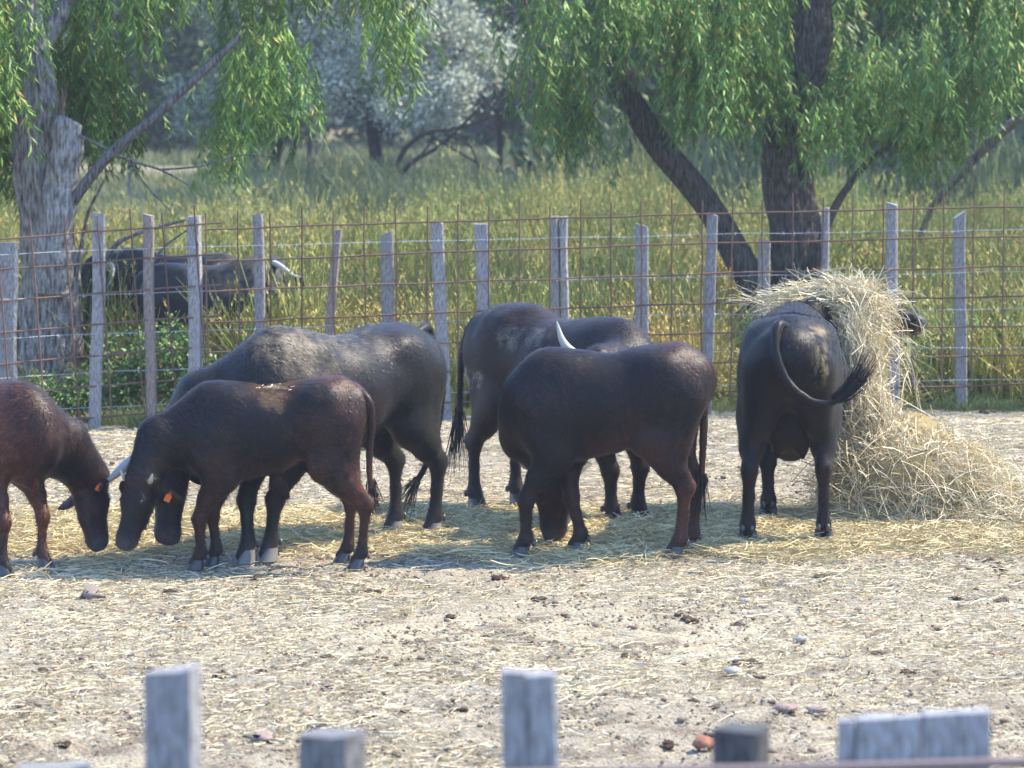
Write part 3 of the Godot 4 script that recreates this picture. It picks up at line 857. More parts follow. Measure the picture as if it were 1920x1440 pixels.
func build_ground() -> void:
	var xs := PackedFloat32Array()
	var right := steps(0.0, 4.6, 0.04, 420.0, 1.22)
	for i in range(right.size() - 1, 0, -1):
		xs.append(-right[i])
	xs.append_array(right)
	var zs := PackedFloat32Array()
	for z in [40.0, 20.0, 10.0, 5.0, 1.0, -2.0, -5.0, -7.0, -8.0, -9.0, -9.6, -10.0]:
		zs.append(z)
	for z in steps(10.05, 23.4, 0.04, 600.0, 1.12):
		zs.append(-z)
	var sh := Shape.new()
	var dust := Color(0.365, 0.315, 0.23)
	var pale := Color(0.465, 0.40, 0.275)
	var soil := Color(0.18, 0.138, 0.098)
	var nx := xs.size()
	for z in zs:
		for x in xs:
			var fz := along(FENCE, clampf(x, -4.5, 5.1))
			var big := noise.get_noise_2d(x * 22.0, z * 22.0)
			var mid := noise.get_noise_2d(x * 110.0 + 50.0, z * 110.0)
			var small := fine.get_noise_2d(x * 350.0, z * 350.0)
			var c: Color
			if z > fz - 0.25 + 0.3 * mid:
				c = dust.lerp(pale, clampf(0.45 + big * 1.2 + mid * 0.6, 0.0, 1.0))
				c = c.lerp(soil, clampf((mid * 1.5 + small * 0.9 + big * 0.5 - 0.22 + clampf((z + 14.2) * 0.26, 0.0, 0.85)) * 1.1, 0.0, 0.85))
			else:
				c = Color(0.13, 0.12, 0.05).lerp(Color(0.22, 0.18, 0.09), clampf(0.4 + mid, 0.0, 1.0))
				if z < -46.0:
					c = Color(0.13, 0.155, 0.062).lerp(Color(0.24, 0.21, 0.11), clampf(0.4 + big * 1.6 + mid * 0.6, 0.0, 1.0))
					var strip := clampf(1.0 - absf(z + 58.5 + big * 2.0) / 2.6, 0.0, 1.0)
					c = c.lerp(Color(0.45, 0.37, 0.26), clampf(strip * 2.0 + mid, 0.0, 1.0) * (1.0 if strip > 0.0 else 0.0))
			sh.vert(Vector3(x, ground_height(x, z), z), Vector3.UP, c)
	for j in zs.size() - 1:
		for i in nx - 1:
			var a := j * nx + i
			sh.ix.append_array(PackedInt32Array([a, a + 1, a + nx + 1, a, a + nx + 1, a + nx]))
	for j in range(1, zs.size() - 1):
		for i in range(1, nx - 1):
			var a := j * nx + i
			sh.n[a] = (sh.v[a + nx] - sh.v[a - nx]).cross(sh.v[a + 1] - sh.v[a - 1]).normalized()
			if sh.n[a].y < 0.0:
				sh.n[a] = -sh.n[a]
	if (sh.v[1] - sh.v[0]).cross(sh.v[nx + 1] - sh.v[0]).y > 0.0:
		for i in range(0, sh.ix.size(), 3):
			var t := sh.ix[i + 1]
			sh.ix[i + 1] = sh.ix[i + 2]
			sh.ix[i + 2] = t
	whole("ground", sh.mesh(), M.ground).set_meta("kind", "structure")

func straw_color() -> Color:
	var k := rng.randf()
	var c := Color(0.60, 0.475, 0.26).lerp(Color(0.74, 0.645, 0.44), rng.randf())
	if k < 0.22:
		c = Color(0.40, 0.30, 0.14)
	elif k < 0.32:
		c = Color(0.38, 0.36, 0.20)
	return c * rng.randf_range(0.75, 1.1)

func strand(sh: Shape, at: Vector3, dir: Vector3, length: float, width: float, bend: float, col: Color, drop := 0.0) -> void:
	var pts := PackedVector3Array()
	var d := dir.normalized()
	var cv := Vector3(rng.randfn(), rng.randfn() * 0.6, rng.randfn()) * bend
	var kink := Vector3(rng.randfn(), rng.randfn() * 0.5, rng.randfn()) * bend * 0.5
	for k in 5:
		var t := k / 4.0 - 0.5
		pts.append(at + d * length * t + cv * length * (t * t - 0.08) + kink * length * maxf(t, 0.0) * 0.6 - Vector3(0, drop * length * t * t, 0))
	sh.ribbon(pts, width, width * 0.6, Vector3(rng.randfn(), rng.randfn(), rng.randfn()), col)

func straw_patch(count: int, radius: float, lo: float, hi: float, height: float, width: float, bend: float) -> ArrayMesh:
	var sh := Shape.new()
	for i in count:
		var a := rng.randf() * TAU
		var r := radius * sqrt(rng.randf())
		var y := height * pow(rng.randf(), 1.6)
		var da := rng.randf() * TAU
		strand(sh, Vector3(cos(a) * r, 0.006 + y, sin(a) * r), Vector3(cos(da), rng.randfn() * (0.05 + height * 2.5), sin(da)), rng.randf_range(lo, hi) * (0.6 + 0.4 * rng.randf()), width * rng.randf_range(0.6, 1.5), bend, straw_color())
	return sh.mesh()

func build_litter() -> void:
	var litter := Node3D.new()
	litter.name = "straw_litter"
	add_child(litter)
	tag(litter, "chopped pale straw strewn over the trampled earth of the corral", "straw")
	litter.set_meta("kind", "stuff")
	for v in 4:
		var m := straw_patch(240, 0.42, 0.012, 0.08, 0.007, 0.0028, 0.2) if v < 3 else straw_patch(80, 0.42, 0.08, 0.24, 0.014, 0.0032, 0.3)
		var pl := []
		var cl := []
		for i in [420, 420, 420, 420][v]:
			var z := -10.4 - 12.0 * rng.randf()
			var x := rng.randf_range(-1.0, 1.0) * (0.9 - z * 0.16)
			if z < along(FENCE, x) + 0.3:
				continue
			var dens := 0.75 + noise.get_noise_2d(x * 40.0 + 9.0, z * 40.0) * 1.8 - clampf((z + 13.9) * 0.22, 0.0, 0.5)
			if rng.randf() > dens:
				continue
			pl.append(Transform3D(Basis(Vector3.UP, rng.randf() * TAU) * Basis.from_scale(Vector3.ONE * rng.randf_range(0.8, 1.15)), Vector3(x, ground_height(x, z) + 0.002, z)))
			cl.append(Color(0.97, 0.95, 0.97) * rng.randf_range(0.85, 1.08))
		copies("straw", m, M.straw, pl, cl, litter)
	# crumbs of dung and earth
	var crumbs := Node3D.new()
	crumbs.name = "earth_crumbs"
	add_child(crumbs)
	tag(crumbs, "small brown crumbs of earth and dung scattered over the corral floor", "crumbs")
	crumbs.set_meta("kind", "stuff")
	for v in 2:
		var sh := Shape.new()
		for i in 46:
			var a := rng.randf() * TAU
			var r := 0.45 * sqrt(rng.randf())
			var q := rng.randf_range(0.003, 0.0075) * (1.8 if rng.randf() < 0.12 else 1.0)
			sh.blob(Vector3(cos(a) * r, q * 0.4, sin(a) * r), Vector3(q * rng.randf_range(0.8, 1.7), q * 0.75, q * rng.randf_range(0.8, 1.5)), Color(0.22, 0.16, 0.11).lerp(Color(0.40, 0.33, 0.25), rng.randf()), noise, 0.6, i * 3.7, 4, 6)
		var pl := []
		for i in 300:
			var z := -10.3 - 11.6 * pow(rng.randf(), 1.15)
			var x := rng.randf_range(-1.0, 1.0) * (0.9 - z * 0.16)
			if z < along(FENCE, x) + 0.2:
				continue
			pl.append(Transform3D(Basis(Vector3.UP, rng.randf() * TAU), Vector3(x, ground_height(x, z), z)))
		copies("crumb", sh.mesh(), M.stone, pl, [], crumbs)

func build_hay() -> void:
	var ridge := Node3D.new()
	ridge.name = "hay_spread"
	add_child(ridge)
	tag(ridge, "loose yellow-green hay spread in a low ridge under the feeding cattle", "hay")
	ridge.set_meta("kind", "stuff")
	var sh := Shape.new()
	var nx := 150
	var nz := 60
	for j in nz + 1:
		for i in nx + 1:
			var x := -2.8 + 6.4 * i / nx
			var z := -18.2 + 2.5 * j / nz
			var y := hay_height(x, z) * 0.8 - 0.028
			var e := 0.02
			var nn := Vector3(hay_height(x - e, z) - hay_height(x + e, z), 2.0 * e, hay_height(x, z - e) - hay_height(x, z + e)).normalized()
			sh.vert(Vector3(x, y, z), nn, Color(0.44, 0.36, 0.19))
	for j in nz:
		for i in nx:
			var a := j * (nx + 1) + i
			sh.quad(a, a + 1, a + nx + 2, a + nx + 1)
	part("matted_hay", sh.mesh(), M.mat_hay, ridge)
	for v in 4:
		var m := straw_patch(190, 0.30, 0.06, 0.32, 0.030, 0.0032, 0.42)
		var pl := []
		var cl := []
		var tries := 0
		while pl.size() < 130 and tries < 3000:
			tries += 1
			var x := rng.randf_range(-2.7, 3.5)
			var z := rng.randf_range(-18.3, -16.1)
			var h := hay_height(x, z)
			if rng.randf() * 0.032 > h:
				continue
			pl.append(Transform3D(Basis(Vector3.UP, rng.randf() * TAU) * Basis.from_scale(Vector3(1, rng.randf_range(0.5, 1.3), 1)), Vector3(x, maxf(h * 0.8 - 0.03, -0.004), z)))
			cl.append(Color(0.98, 0.95, 0.82) * rng.randf_range(0.8, 1.08))
		copies("hay", m, M.straw, pl, cl, ridge)
	# the heap on the cow's head, falling to the ground
	var heap := thing("hay_heap", "tall heap of yellow hay draped over a cow's head and fallen to the ground", "hay heap", Vector3(1.95, 0, -17.95))
	var o := heap.position
	var core := Shape.new()
	for c in [[1.72, 1.06, -18.32, 0.24, 0.09, 0.18], [1.84, 0.98, -18.20, 0.09, 0.18, 0.10], [1.82, 0.70, -18.00, 0.06, 0.24, 0.07], [1.88, 0.36, -17.88, 0.12, 0.24, 0.12], [2.02, 0.08, -17.80, 0.36, 0.34, 0.28], [2.32, 0.04, -17.80, 0.30, 0.26, 0.24], [2.52, -0.02, -17.74, 0.28, 0.12, 0.22]]:
		core.blob(Vector3(c[0], c[1], c[2]) - o, Vector3(c[3], c[4], c[5]), Color(0.48, 0.38, 0.19), noise, 0.9, c[0] * 9.0, 14, 20)
	part("matted_hay", core.mesh(), M.mat_hay, heap)
	var st := Shape.new()
	# centre, reach, flow of the stalks, how strictly they follow it, number
	for c in [[1.72, 1.09, -18.30, 0.27, 0.11, 0.22, Vector3(1, -0.12, 0.1), 0.55, 1900], [1.56, 1.10, -18.26, 0.28, 0.07, 0.2, Vector3(1, 0.1, 0.0), 0.5, 260],
			[1.83, 0.99, -18.18, 0.15, 0.21, 0.15, Vector3(0.3, -1, 0.2), 0.75, 2100], [1.82, 0.72, -18.00, 0.11, 0.30, 0.13, Vector3(0.0, -1, 0.25), 0.45, 3000],
			[1.87, 0.40, -17.86, 0.16, 0.28, 0.2, Vector3(0.2, -1, 0.3), 0.6, 3600], [2.02, 0.14, -17.76, 0.46, 0.36, 0.38, Vector3(0.6, -0.7, 0.4), 1.0, 6000],
			[2.32, 0.10, -17.78, 0.38, 0.28, 0.34, Vector3(0.8, -0.5, 0.3), 1.0, 4500], [2.52, 0.06, -17.70, 0.46, 0.14, 0.40, Vector3(0.9, -0.2, 0.3), 1.0, 2600],
			[1.92, 0.55, -18.0, 0.24, 0.5, 0.2, Vector3(0.4, -1, 0.2), 0.9, 120], [1.93, 0.95, -18.2, 0.16, 0.22, 0.12, Vector3(0.7, -0.6, 0.2), 0.8, 90], [1.5, 1.13, -18.25, 0.38, 0.08, 0.1, Vector3(1, 0.15, 0), 0.4, 70], [1.75, 1.12, -18.2, 0.35, 0.14, 0.15, Vector3(1, 0.3, 0), 0.7, 110], [1.98, 0.75, -18.05, 0.22, 0.45, 0.15, Vector3(0.5, -1, 0.1), 0.5, 120]]:
		for i in c[8]:
			var d := Vector3(rng.randfn(), rng.randfn(), rng.randfn()).normalized() * pow(rng.randf_range(0.25, 1.0), 0.5)
			var p := Vector3(c[0], c[1], c[2]) + d * Vector3(c[3], c[4], c[5]) * 1.05
			if p.y < 0.01:
				p.y = 0.01 + rng.randf() * 0.05
			var fl: Vector3 = c[6] + Vector3(rng.randfn(), rng.randfn(), rng.randfn()) * c[7]
			if p.y < 0.10:
				fl.y *= 0.25
			var col := straw_color() * 1.05
			strand(st, p - o, fl, rng.randf_range(0.08, 0.34), 0.0032 * rng.randf_range(0.5, 1.5), 0.38, col, 0.3)
	part("stalks", st.mesh(), M.straw, heap).set_meta("kind", "stuff")
	# a few stalks caught on the backs of the animals
	var sp := Shape.new()
	for i in 60:
		var x := rng.randfn(-1.11, 0.05)
		strand(sp, Vector3(x + 1.10, 0.858 + rng.randf() * 0.02 - absf(x + 1.1) * 0.1, rng.randfn(0.06, 0.03)), Vector3(rng.randfn(), 0.1 * rng.randfn(), rng.randfn()), rng.randf_range(0.015, 0.05), 0.003, 0.2, straw_color())
	var sc := whole("straw_on_calf", sp.mesh(), M.straw)
	sc.position = Vector3(-1.10, 0, -16.19)
	tag(sc, "bits of straw lying on the grazing calf's back", "straw")
	sc.set_meta("kind", "stuff")

# ---------------------------------------------------------------- fences
func post_mesh(w: float, d: float, h: float, lean: Vector2, col: Color, slant := 0.0, sd := 0.0) -> ArrayMesh:
	var sh := Shape.new()
	var ring := [[-0.5, -0.36], [-0.36, -0.5], [0.36, -0.5], [0.5, -0.36], [0.5, 0.36], [0.36, 0.5], [-0.36, 0.5], [-0.5, 0.36]]
	var rows := 9
	var pts := []
	for i in rows + 1:
		var t := float(i) / rows
		var row := []
		for k in 8:
			var q: Array = ring[k]
			var wob := 1.0 + 0.10 * noise.get_noise_3d(t * 60.0 + sd * 9.0, k * 23.0, sd * 31.0)
			var y := -0.12 + (h + 0.12) * t
			if i == rows:
				y += slant * q[0] * w + 0.006 * noise.get_noise_2d(k * 50.0, sd * 40.0)
			row.append(Vector3(q[0] * w * wob + lean.x * (t - 1.0) + 0.012 * noise.get_noise_2d(t * 70.0, sd * 17.0), y, q[1] * d * wob + lean.y * (t - 1.0)))
		pts.append(row)
	for k in 8:
		var o: Array = ring[k]
		var o2: Array = ring[(k + 1) % 8]
		var out := Vector3(o[0] + o2[0], 0, o[1] + o2[1])
		for i in rows:
			sh.flat(pts[i][k], pts[i][(k + 1) % 8], pts[i + 1][(k + 1) % 8], pts[i + 1][k], out, col)
	var mid := Vector3.ZERO
	for p in pts[rows]:
		mid += p / 8.0
	for k in 8:
		sh.flat(mid, pts[rows][k], pts[rows][(k + 1) % 8], mid, Vector3.UP, col * 1.1)
	return sh.mesh()

func rod(a: Vector3, b: Vector3, r: float, col: Color, wob := 0.004, n := 12) -> ArrayMesh:
	var sh := Shape.new()
	var pts := PackedVector3Array()
	var rad := PackedFloat32Array()
	for i in n + 1:
		var t := float(i) / n
		pts.append(a.lerp(b, t) + Vector3(noise.get_noise_2d(a.x * 90 + t * 90.0, a.y * 70), noise.get_noise_2d(a.y * 50 + t * 70.0, a.x * 60 + 30.0), 0) * wob * 2.0)
		rad.append(r)
	sh.tube(pts, rad, 6, col)
	return sh.mesh()

func build_far_fence() -> void:
	var f := thing("mesh_fence", "rusty steel mesh fence on grey wooden posts behind the cattle", "fence", Vector3(0, 0, -22.3))
	var o := f.position
	# x of the top, height, z, width, lean to the foot
	var posts := [[-3.171, 1.193, -21.53, 0.147, -0.033], [-2.62, 1.361, -21.81, 0.080, -0.047], [-2.317, 1.347, -21.88, 0.062, 0.007], [-2.025, 1.335, -21.96, 0.078, 0.007], [-1.63, 1.34, -22.06, 0.065, 0.01], [-1.127, 1.233, -22.19, 0.055, -0.12], [-0.813, 1.207, -22.26, 0.078, 0.0], [-0.493, 1.275, -22.35, 0.083, 0.062], [-0.202, 1.257, -22.41, 0.087, 0.028], [0.283, 1.301, -22.5, 0.049, 0.024], [0.339, 1.3, -22.51, 0.049, 0.010], [0.85, 1.239, -22.6, 0.084, 0.007], [1.321, 1.304, -22.68, 0.065, -0.042], [1.672, 1.134, -22.7, 0.07, -0.007], [2.07, 1.345, -22.72, 0.05, 0.004], [2.52, 1.372, -22.74, 0.073, 0.021], [2.961, 1.3, -22.76, 0.075, 0.064], [3.48, 1.32, -22.8, 0.075, 0.02], [-3.75, 1.25, -21.25, 0.08, 0.02]]
	for i in posts.size():
		var p: Array = posts[i]
		var tone := rng.randf_range(0.85, 1.12)
		var col := Color(0.35, 0.335, 0.315) * tone if i not in [2, 5] else Color(0.33, 0.27, 0.22)
		var m := part("post", post_mesh(p[3], rng.randf_range(0.05, 0.075), p[1], Vector2(-p[4], rng.randfn() * 0.02), col, rng.randfn() * 0.25, i * 1.7), M.wood, f)
		m.position = Vector3(p[0], 0, p[2]) - o
		m.rotation.y = rng.randfn() * 0.22
	var rust := Color(0.215, 0.125, 0.088)
	# two welded panels: x from, x to, height of the top wire at each end
	for pn in [[-4.4, -1.86, 1.165, 1.295, -0.03], [-1.95, 4.6, 1.255, 1.385, 0.0]]:
		var x := float(pn[0])
		for w in 7:
			var parts := int(ceil((pn[1] - pn[0]) / 1.2))
			var sh := Shape.new()
			var pts := PackedVector3Array()
			var rad := PackedFloat32Array()
			var n := parts * 10
			for i in n + 1:
				var t := float(i) / n
				var xx: float = lerpf(pn[0], pn[1], t)
				var y: float = lerpf(pn[2], pn[3], t) - 0.197 * w - 0.006 + 0.010 * noise.get_noise_2d(xx * 60.0, w * 40.0)
				pts.append(Vector3(xx, y, along(FENCE, xx) + 0.012 + pn[4]) - o)
				rad.append(0.0056)
			sh.tube(pts, rad, 6, rust * rng.randf_range(0.85, 1.25))
			part("horizontal_rod", sh.mesh(), M.rust, f)
		var k := 0
		while x < pn[1]:
			var t: float = (x - pn[0]) / (pn[1] - pn[0])
			var top: float = lerpf(pn[2], pn[3], t)
			var z := along(FENCE, x) + 0.021 + float(pn[4])
			var slope := 0.0
			if pn[0] < -4.0:
				slope = 0.055
			part("upright_rod", rod(Vector3(x - slope * 0.5, top + 0.10 + 0.02 * sin(k * 2.7), z) - o, Vector3(x + slope, maxf(top - 1.23, 0.0), z) - o, 0.0056, rust * rng.randf_range(0.85, 1.3)), M.rust, f)
			x += 0.2
			k += 1
	for w in 5:
		var sh := Shape.new()
		var pts := PackedVector3Array()
		var rad := PackedFloat32Array()
		for i in 121:
			var x := -4.4 + 9.0 * i / 120.0
			pts.append(Vector3(x, [1.16, 0.88, 0.63, 0.38, 0.16][w] + x * 0.012 + 0.014 * noise.get_noise_2d(x * 40.0, w * 50.0 + 7.0), along(FENCE, x) - 0.02) - o)
			rad.append(0.0019)
		sh.tube(pts, rad, 5, Color(0.40, 0.42, 0.44))
		for i in 80:
			var p := pts[i + 20] + Vector3(rng.randf() * 0.05, 0, 0)
			for q in 2:
				var d := Vector3(rng.randfn() * 0.5, rng.randfn(), rng.randfn()).normalized() * 0.013
				sh.tube(PackedVector3Array([p - d, p + d]), PackedFloat32Array([0.0014, 0.0012]), 4, Color(0.40, 0.42, 0.44))
		part("barbed_wire", sh.mesh(), M.wire, f)

func build_near_fence() -> void:
	var f := thing("board_fence", "weathered grey wooden posts and boards with a rusty rail, blurred and closest to the camera", "fence", Vector3(0, 0, -6.2))
	var grey := Color(0.35, 0.345, 0.335)
	# x, height, width, depth, turn, slant, tone
	for p in [[-0.845, 1.232, 0.13, 0.08, 0.1, 0.0, 0.7], [-0.622, 1.412, 0.088, 0.075, -0.30, 0.18, 0.95], [-0.335, 1.296, 0.098, 0.09, -0.5, 0.05, 0.62], [0.418, 1.304, 0.088, 0.085, -0.42, 0.02, 0.30]]:
		var m := part("post", post_mesh(p[2], p[3], p[1], Vector2(-0.02, 0.0), grey * p[6], p[5], p[0] * 7.0), M.wood, f)
		m.position = Vector3(p[0], 0, 0.0)
		m.rotation.y = p[4]
	for p in [[0.002, 1.410, 0.046, 0.97], [0.056, 1.405, 0.058, 1.05]]:      # a split post: two halves with an open crack
		var m := part("post_half", post_mesh(p[2], 0.06, p[1], Vector2(-0.02, 0.0), grey * p[3], 0.03, p[0] * 70.0 + 3.0), M.wood, f)
		m.position = Vector3(p[0], 0, 0.0)
		m.rotation.y = 0.04
	var x := 0.594
	for w in [0.030, 0.076, 0.052, 0.056, 0.070]:
		var b := part("plank", post_mesh(w - 0.001, 0.035, 1.318 + (x - 0.594) * 0.075 + rng.randf() * 0.004, Vector2.ZERO, grey * rng.randf_range(0.95, 1.25), 0.07, x * 13.0), M.wood, f)
		b.position = Vector3(x + w * 0.5, 0, 0.002 * rng.randfn())
		x += w
	part("rail", rod(Vector3(-1.2, 1.190, 0.075), Vector3(1.3, 1.270, 0.075), 0.009, Color(0.30, 0.24, 0.22), 0.004, 30), M.rust, f)
	part("wire", rod(Vector3(-1.2, 1.12, 0.075), Vector3(1.3, 1.15, 0.075), 0.003, Color(0.25, 0.20, 0.18), 0.004, 30), M.rust, f)

# ---------------------------------------------------------------- trees and plants
func gather(st: SurfaceTool, m: ArrayMesh, places: Array, tints: Array) -> void:      # joins copies of a small mesh into one, each in one of eight tints near its own
	var sorted := {}
	for i in places.size():
		var c: Color = tints[i]
		var key := Vector2i(roundi(clampf(log(c.g) * 5.0, -9.0, 6.0)), roundi(c.r / c.g * 6.0))
		if not sorted.has(key):
			sorted[key] = [c, []]
		sorted[key][1].append(places[i])
	for key in sorted:
		var a := m.surface_get_arrays(0)
		var cols: PackedColorArray = a[Mesh.ARRAY_COLOR]
		for i in cols.size():
			cols[i] = cols[i] * sorted[key][0]
		a[Mesh.ARRAY_COLOR] = cols
		var tinted := ArrayMesh.new()
		tinted.add_surface_from_arrays(Mesh.PRIMITIVE_TRIANGLES, a)
		for x in sorted[key][1]:
			st.append_from(tinted, 0, x)

func limb(sh: Shape, path: Array, r0: float, r1: float, col: Color, sides := 12, rough := 0.10, n := 24, col2 = null, power := 1.0) -> void:
	var cv := Curve3D.new()
	for i in path.size():
		var tan: Vector3 = (path[mini(i + 1, path.size() - 1)] - path[maxi(i - 1, 0)]) / 6.0
		cv.add_point(path[i], -tan, tan)
	var pts := PackedVector3Array()
	var rad := PackedFloat32Array()
	for i in n + 1:
		var t := float(i) / n
		pts.append(cv.sample_baked(cv.get_baked_length() * t, true) + Vector3(noise.get_noise_2d(t * 120.0, path[0].x * 80.0), 0, noise.get_noise_2d(t * 120.0 + 40.0, path[0].x * 80.0)) * r0 * 0.35)
		rad.append(lerpf(r0, r1, pow(t, power)))
	sh.tube(pts, rad, sides, col, col2, noise, rough, 1.0)

func leaf(sh: Shape, at: Vector3, dir: Vector3, side: Vector3, length: float, width: float, col: Color) -> void:
	var d := dir.normalized()
	var s := (side - d * side.dot(d)).normalized()
	var nn := d.cross(s)
	var a := sh.vert(at, nn, col)
	var b := sh.vert(at + d * length * 0.45 + s * width * 0.5 + nn * width * 0.15, (nn + s * 0.3).normalized(), col)
	var c := sh.vert(at + d * length - nn * length * 0.08, nn, col)
	var e := sh.vert(at + d * length * 0.45 - s * width * 0.5 + nn * width * 0.15, (nn - s * 0.3).normalized(), col)
	sh.quad(a, b, c, e)

func willow_spray() -> ArrayMesh:
	var sh := Shape.new()
	var out := Vector3(rng.randfn(), 0, rng.randfn()).normalized()
	var pts := PackedVector3Array()
	for i in 9:
		var t := i / 8.0
		pts.append(out * (0.16 * t - 0.05 * t * t) + Vector3(rng.randfn() * 0.006, -0.52 * t * (0.55 + 0.45 * t), rng.randfn() * 0.006))
	sh.ribbon(pts, 0.004, 0.002, Vector3(1, 0, 0.3), Color(0.16, 0.15, 0.06))
	for i in 40:
		var t := rng.randf_range(0.05, 1.0)
		var k := clampf(t * 8.0, 0.0, 7.99)
		var p := pts[int(k)].lerp(pts[int(k) + 1], k - int(k))
		var ax := (pts[int(k) + 1] - pts[int(k)]).normalized()
		var an := rng.randf() * TAU
		var d := ax * 0.75 + Vector3(cos(an), -0.35, sin(an)) * rng.randf_range(0.45, 0.8)
		var col := Color(0.078, 0.165, 0.032).lerp(Color(0.155, 0.25, 0.045), rng.randf())
		if rng.randf() < 0.04:
			col = Color(0.30, 0.24, 0.04)
		leaf(sh, p, d, Vector3(rng.randfn(), rng.randfn(), rng.randfn()), rng.randf_range(0.065, 0.115), rng.randf_range(0.010, 0.014), col)
	return sh.mesh()

func willow_crown(tree: Node3D, low: Array, z0: float, depth: float, top: float, anchors: int, per: int) -> void:
	var sprays := []
	for i in 5:
		sprays.append([willow_spray(), [], []])
	var o := tree.position
	for a in anchors:
		var x := rng.randf_range(low[0][0], low[-1][0])
		var z := z0 + rng.randf_range(-1.0, 1.0) * depth
		var lo := along(low, x) + 0.13 * absf(rng.randfn()) - 0.13 + 0.25 * maxf(noise.get_noise_1d(x * 130.0), 0.0)
		var y := lo + (top - lo) * pow(rng.randf(), 1.7)
		if noise.get_noise_3d(x * 42.0, y * 34.0 + 60.0, z * 20.0) < 0.0:
			continue
		if x > 1.88 and x < 2.72 and z > -27.8 and y > 1.6 and z0 < -26.0:      # the upright trunk shows between the hanging boughs
			z -= 1.5
		var tone := rng.randf_range(0.7, 1.35)
		var tint := Color(1.0, 1.0, 1.0).lerp(Color(1.3, 1.12, 0.9), rng.randf() * 0.7)
		for k in per:
			var s: Array = sprays[rng.randi() % 5]
			var p := Vector3(x + rng.randfn() * 0.11, y + 0.40 + rng.randfn() * 0.09, z + rng.randfn() * 0.13)
			s[1].append(Transform3D(Basis(Vector3.UP, rng.randf() * TAU) * Basis(Vector3(1, 0, 0), rng.randfn() * 0.22) * Basis.from_scale(Vector3.ONE * rng.randf_range(0.75, 1.15)), p - o))
			s[2].append(tint * tone * rng.randf_range(0.85, 1.15))
	var all := SurfaceTool.new()
	for s in sprays:
		gather(all, s[0], s[1], s[2])
	part("crown", all.commit(), M.leaf, tree)

func shifted(path: Array, o: Vector3) -> Array:
	var r := []
	for p in path:
		r.append(p - o)
	return r

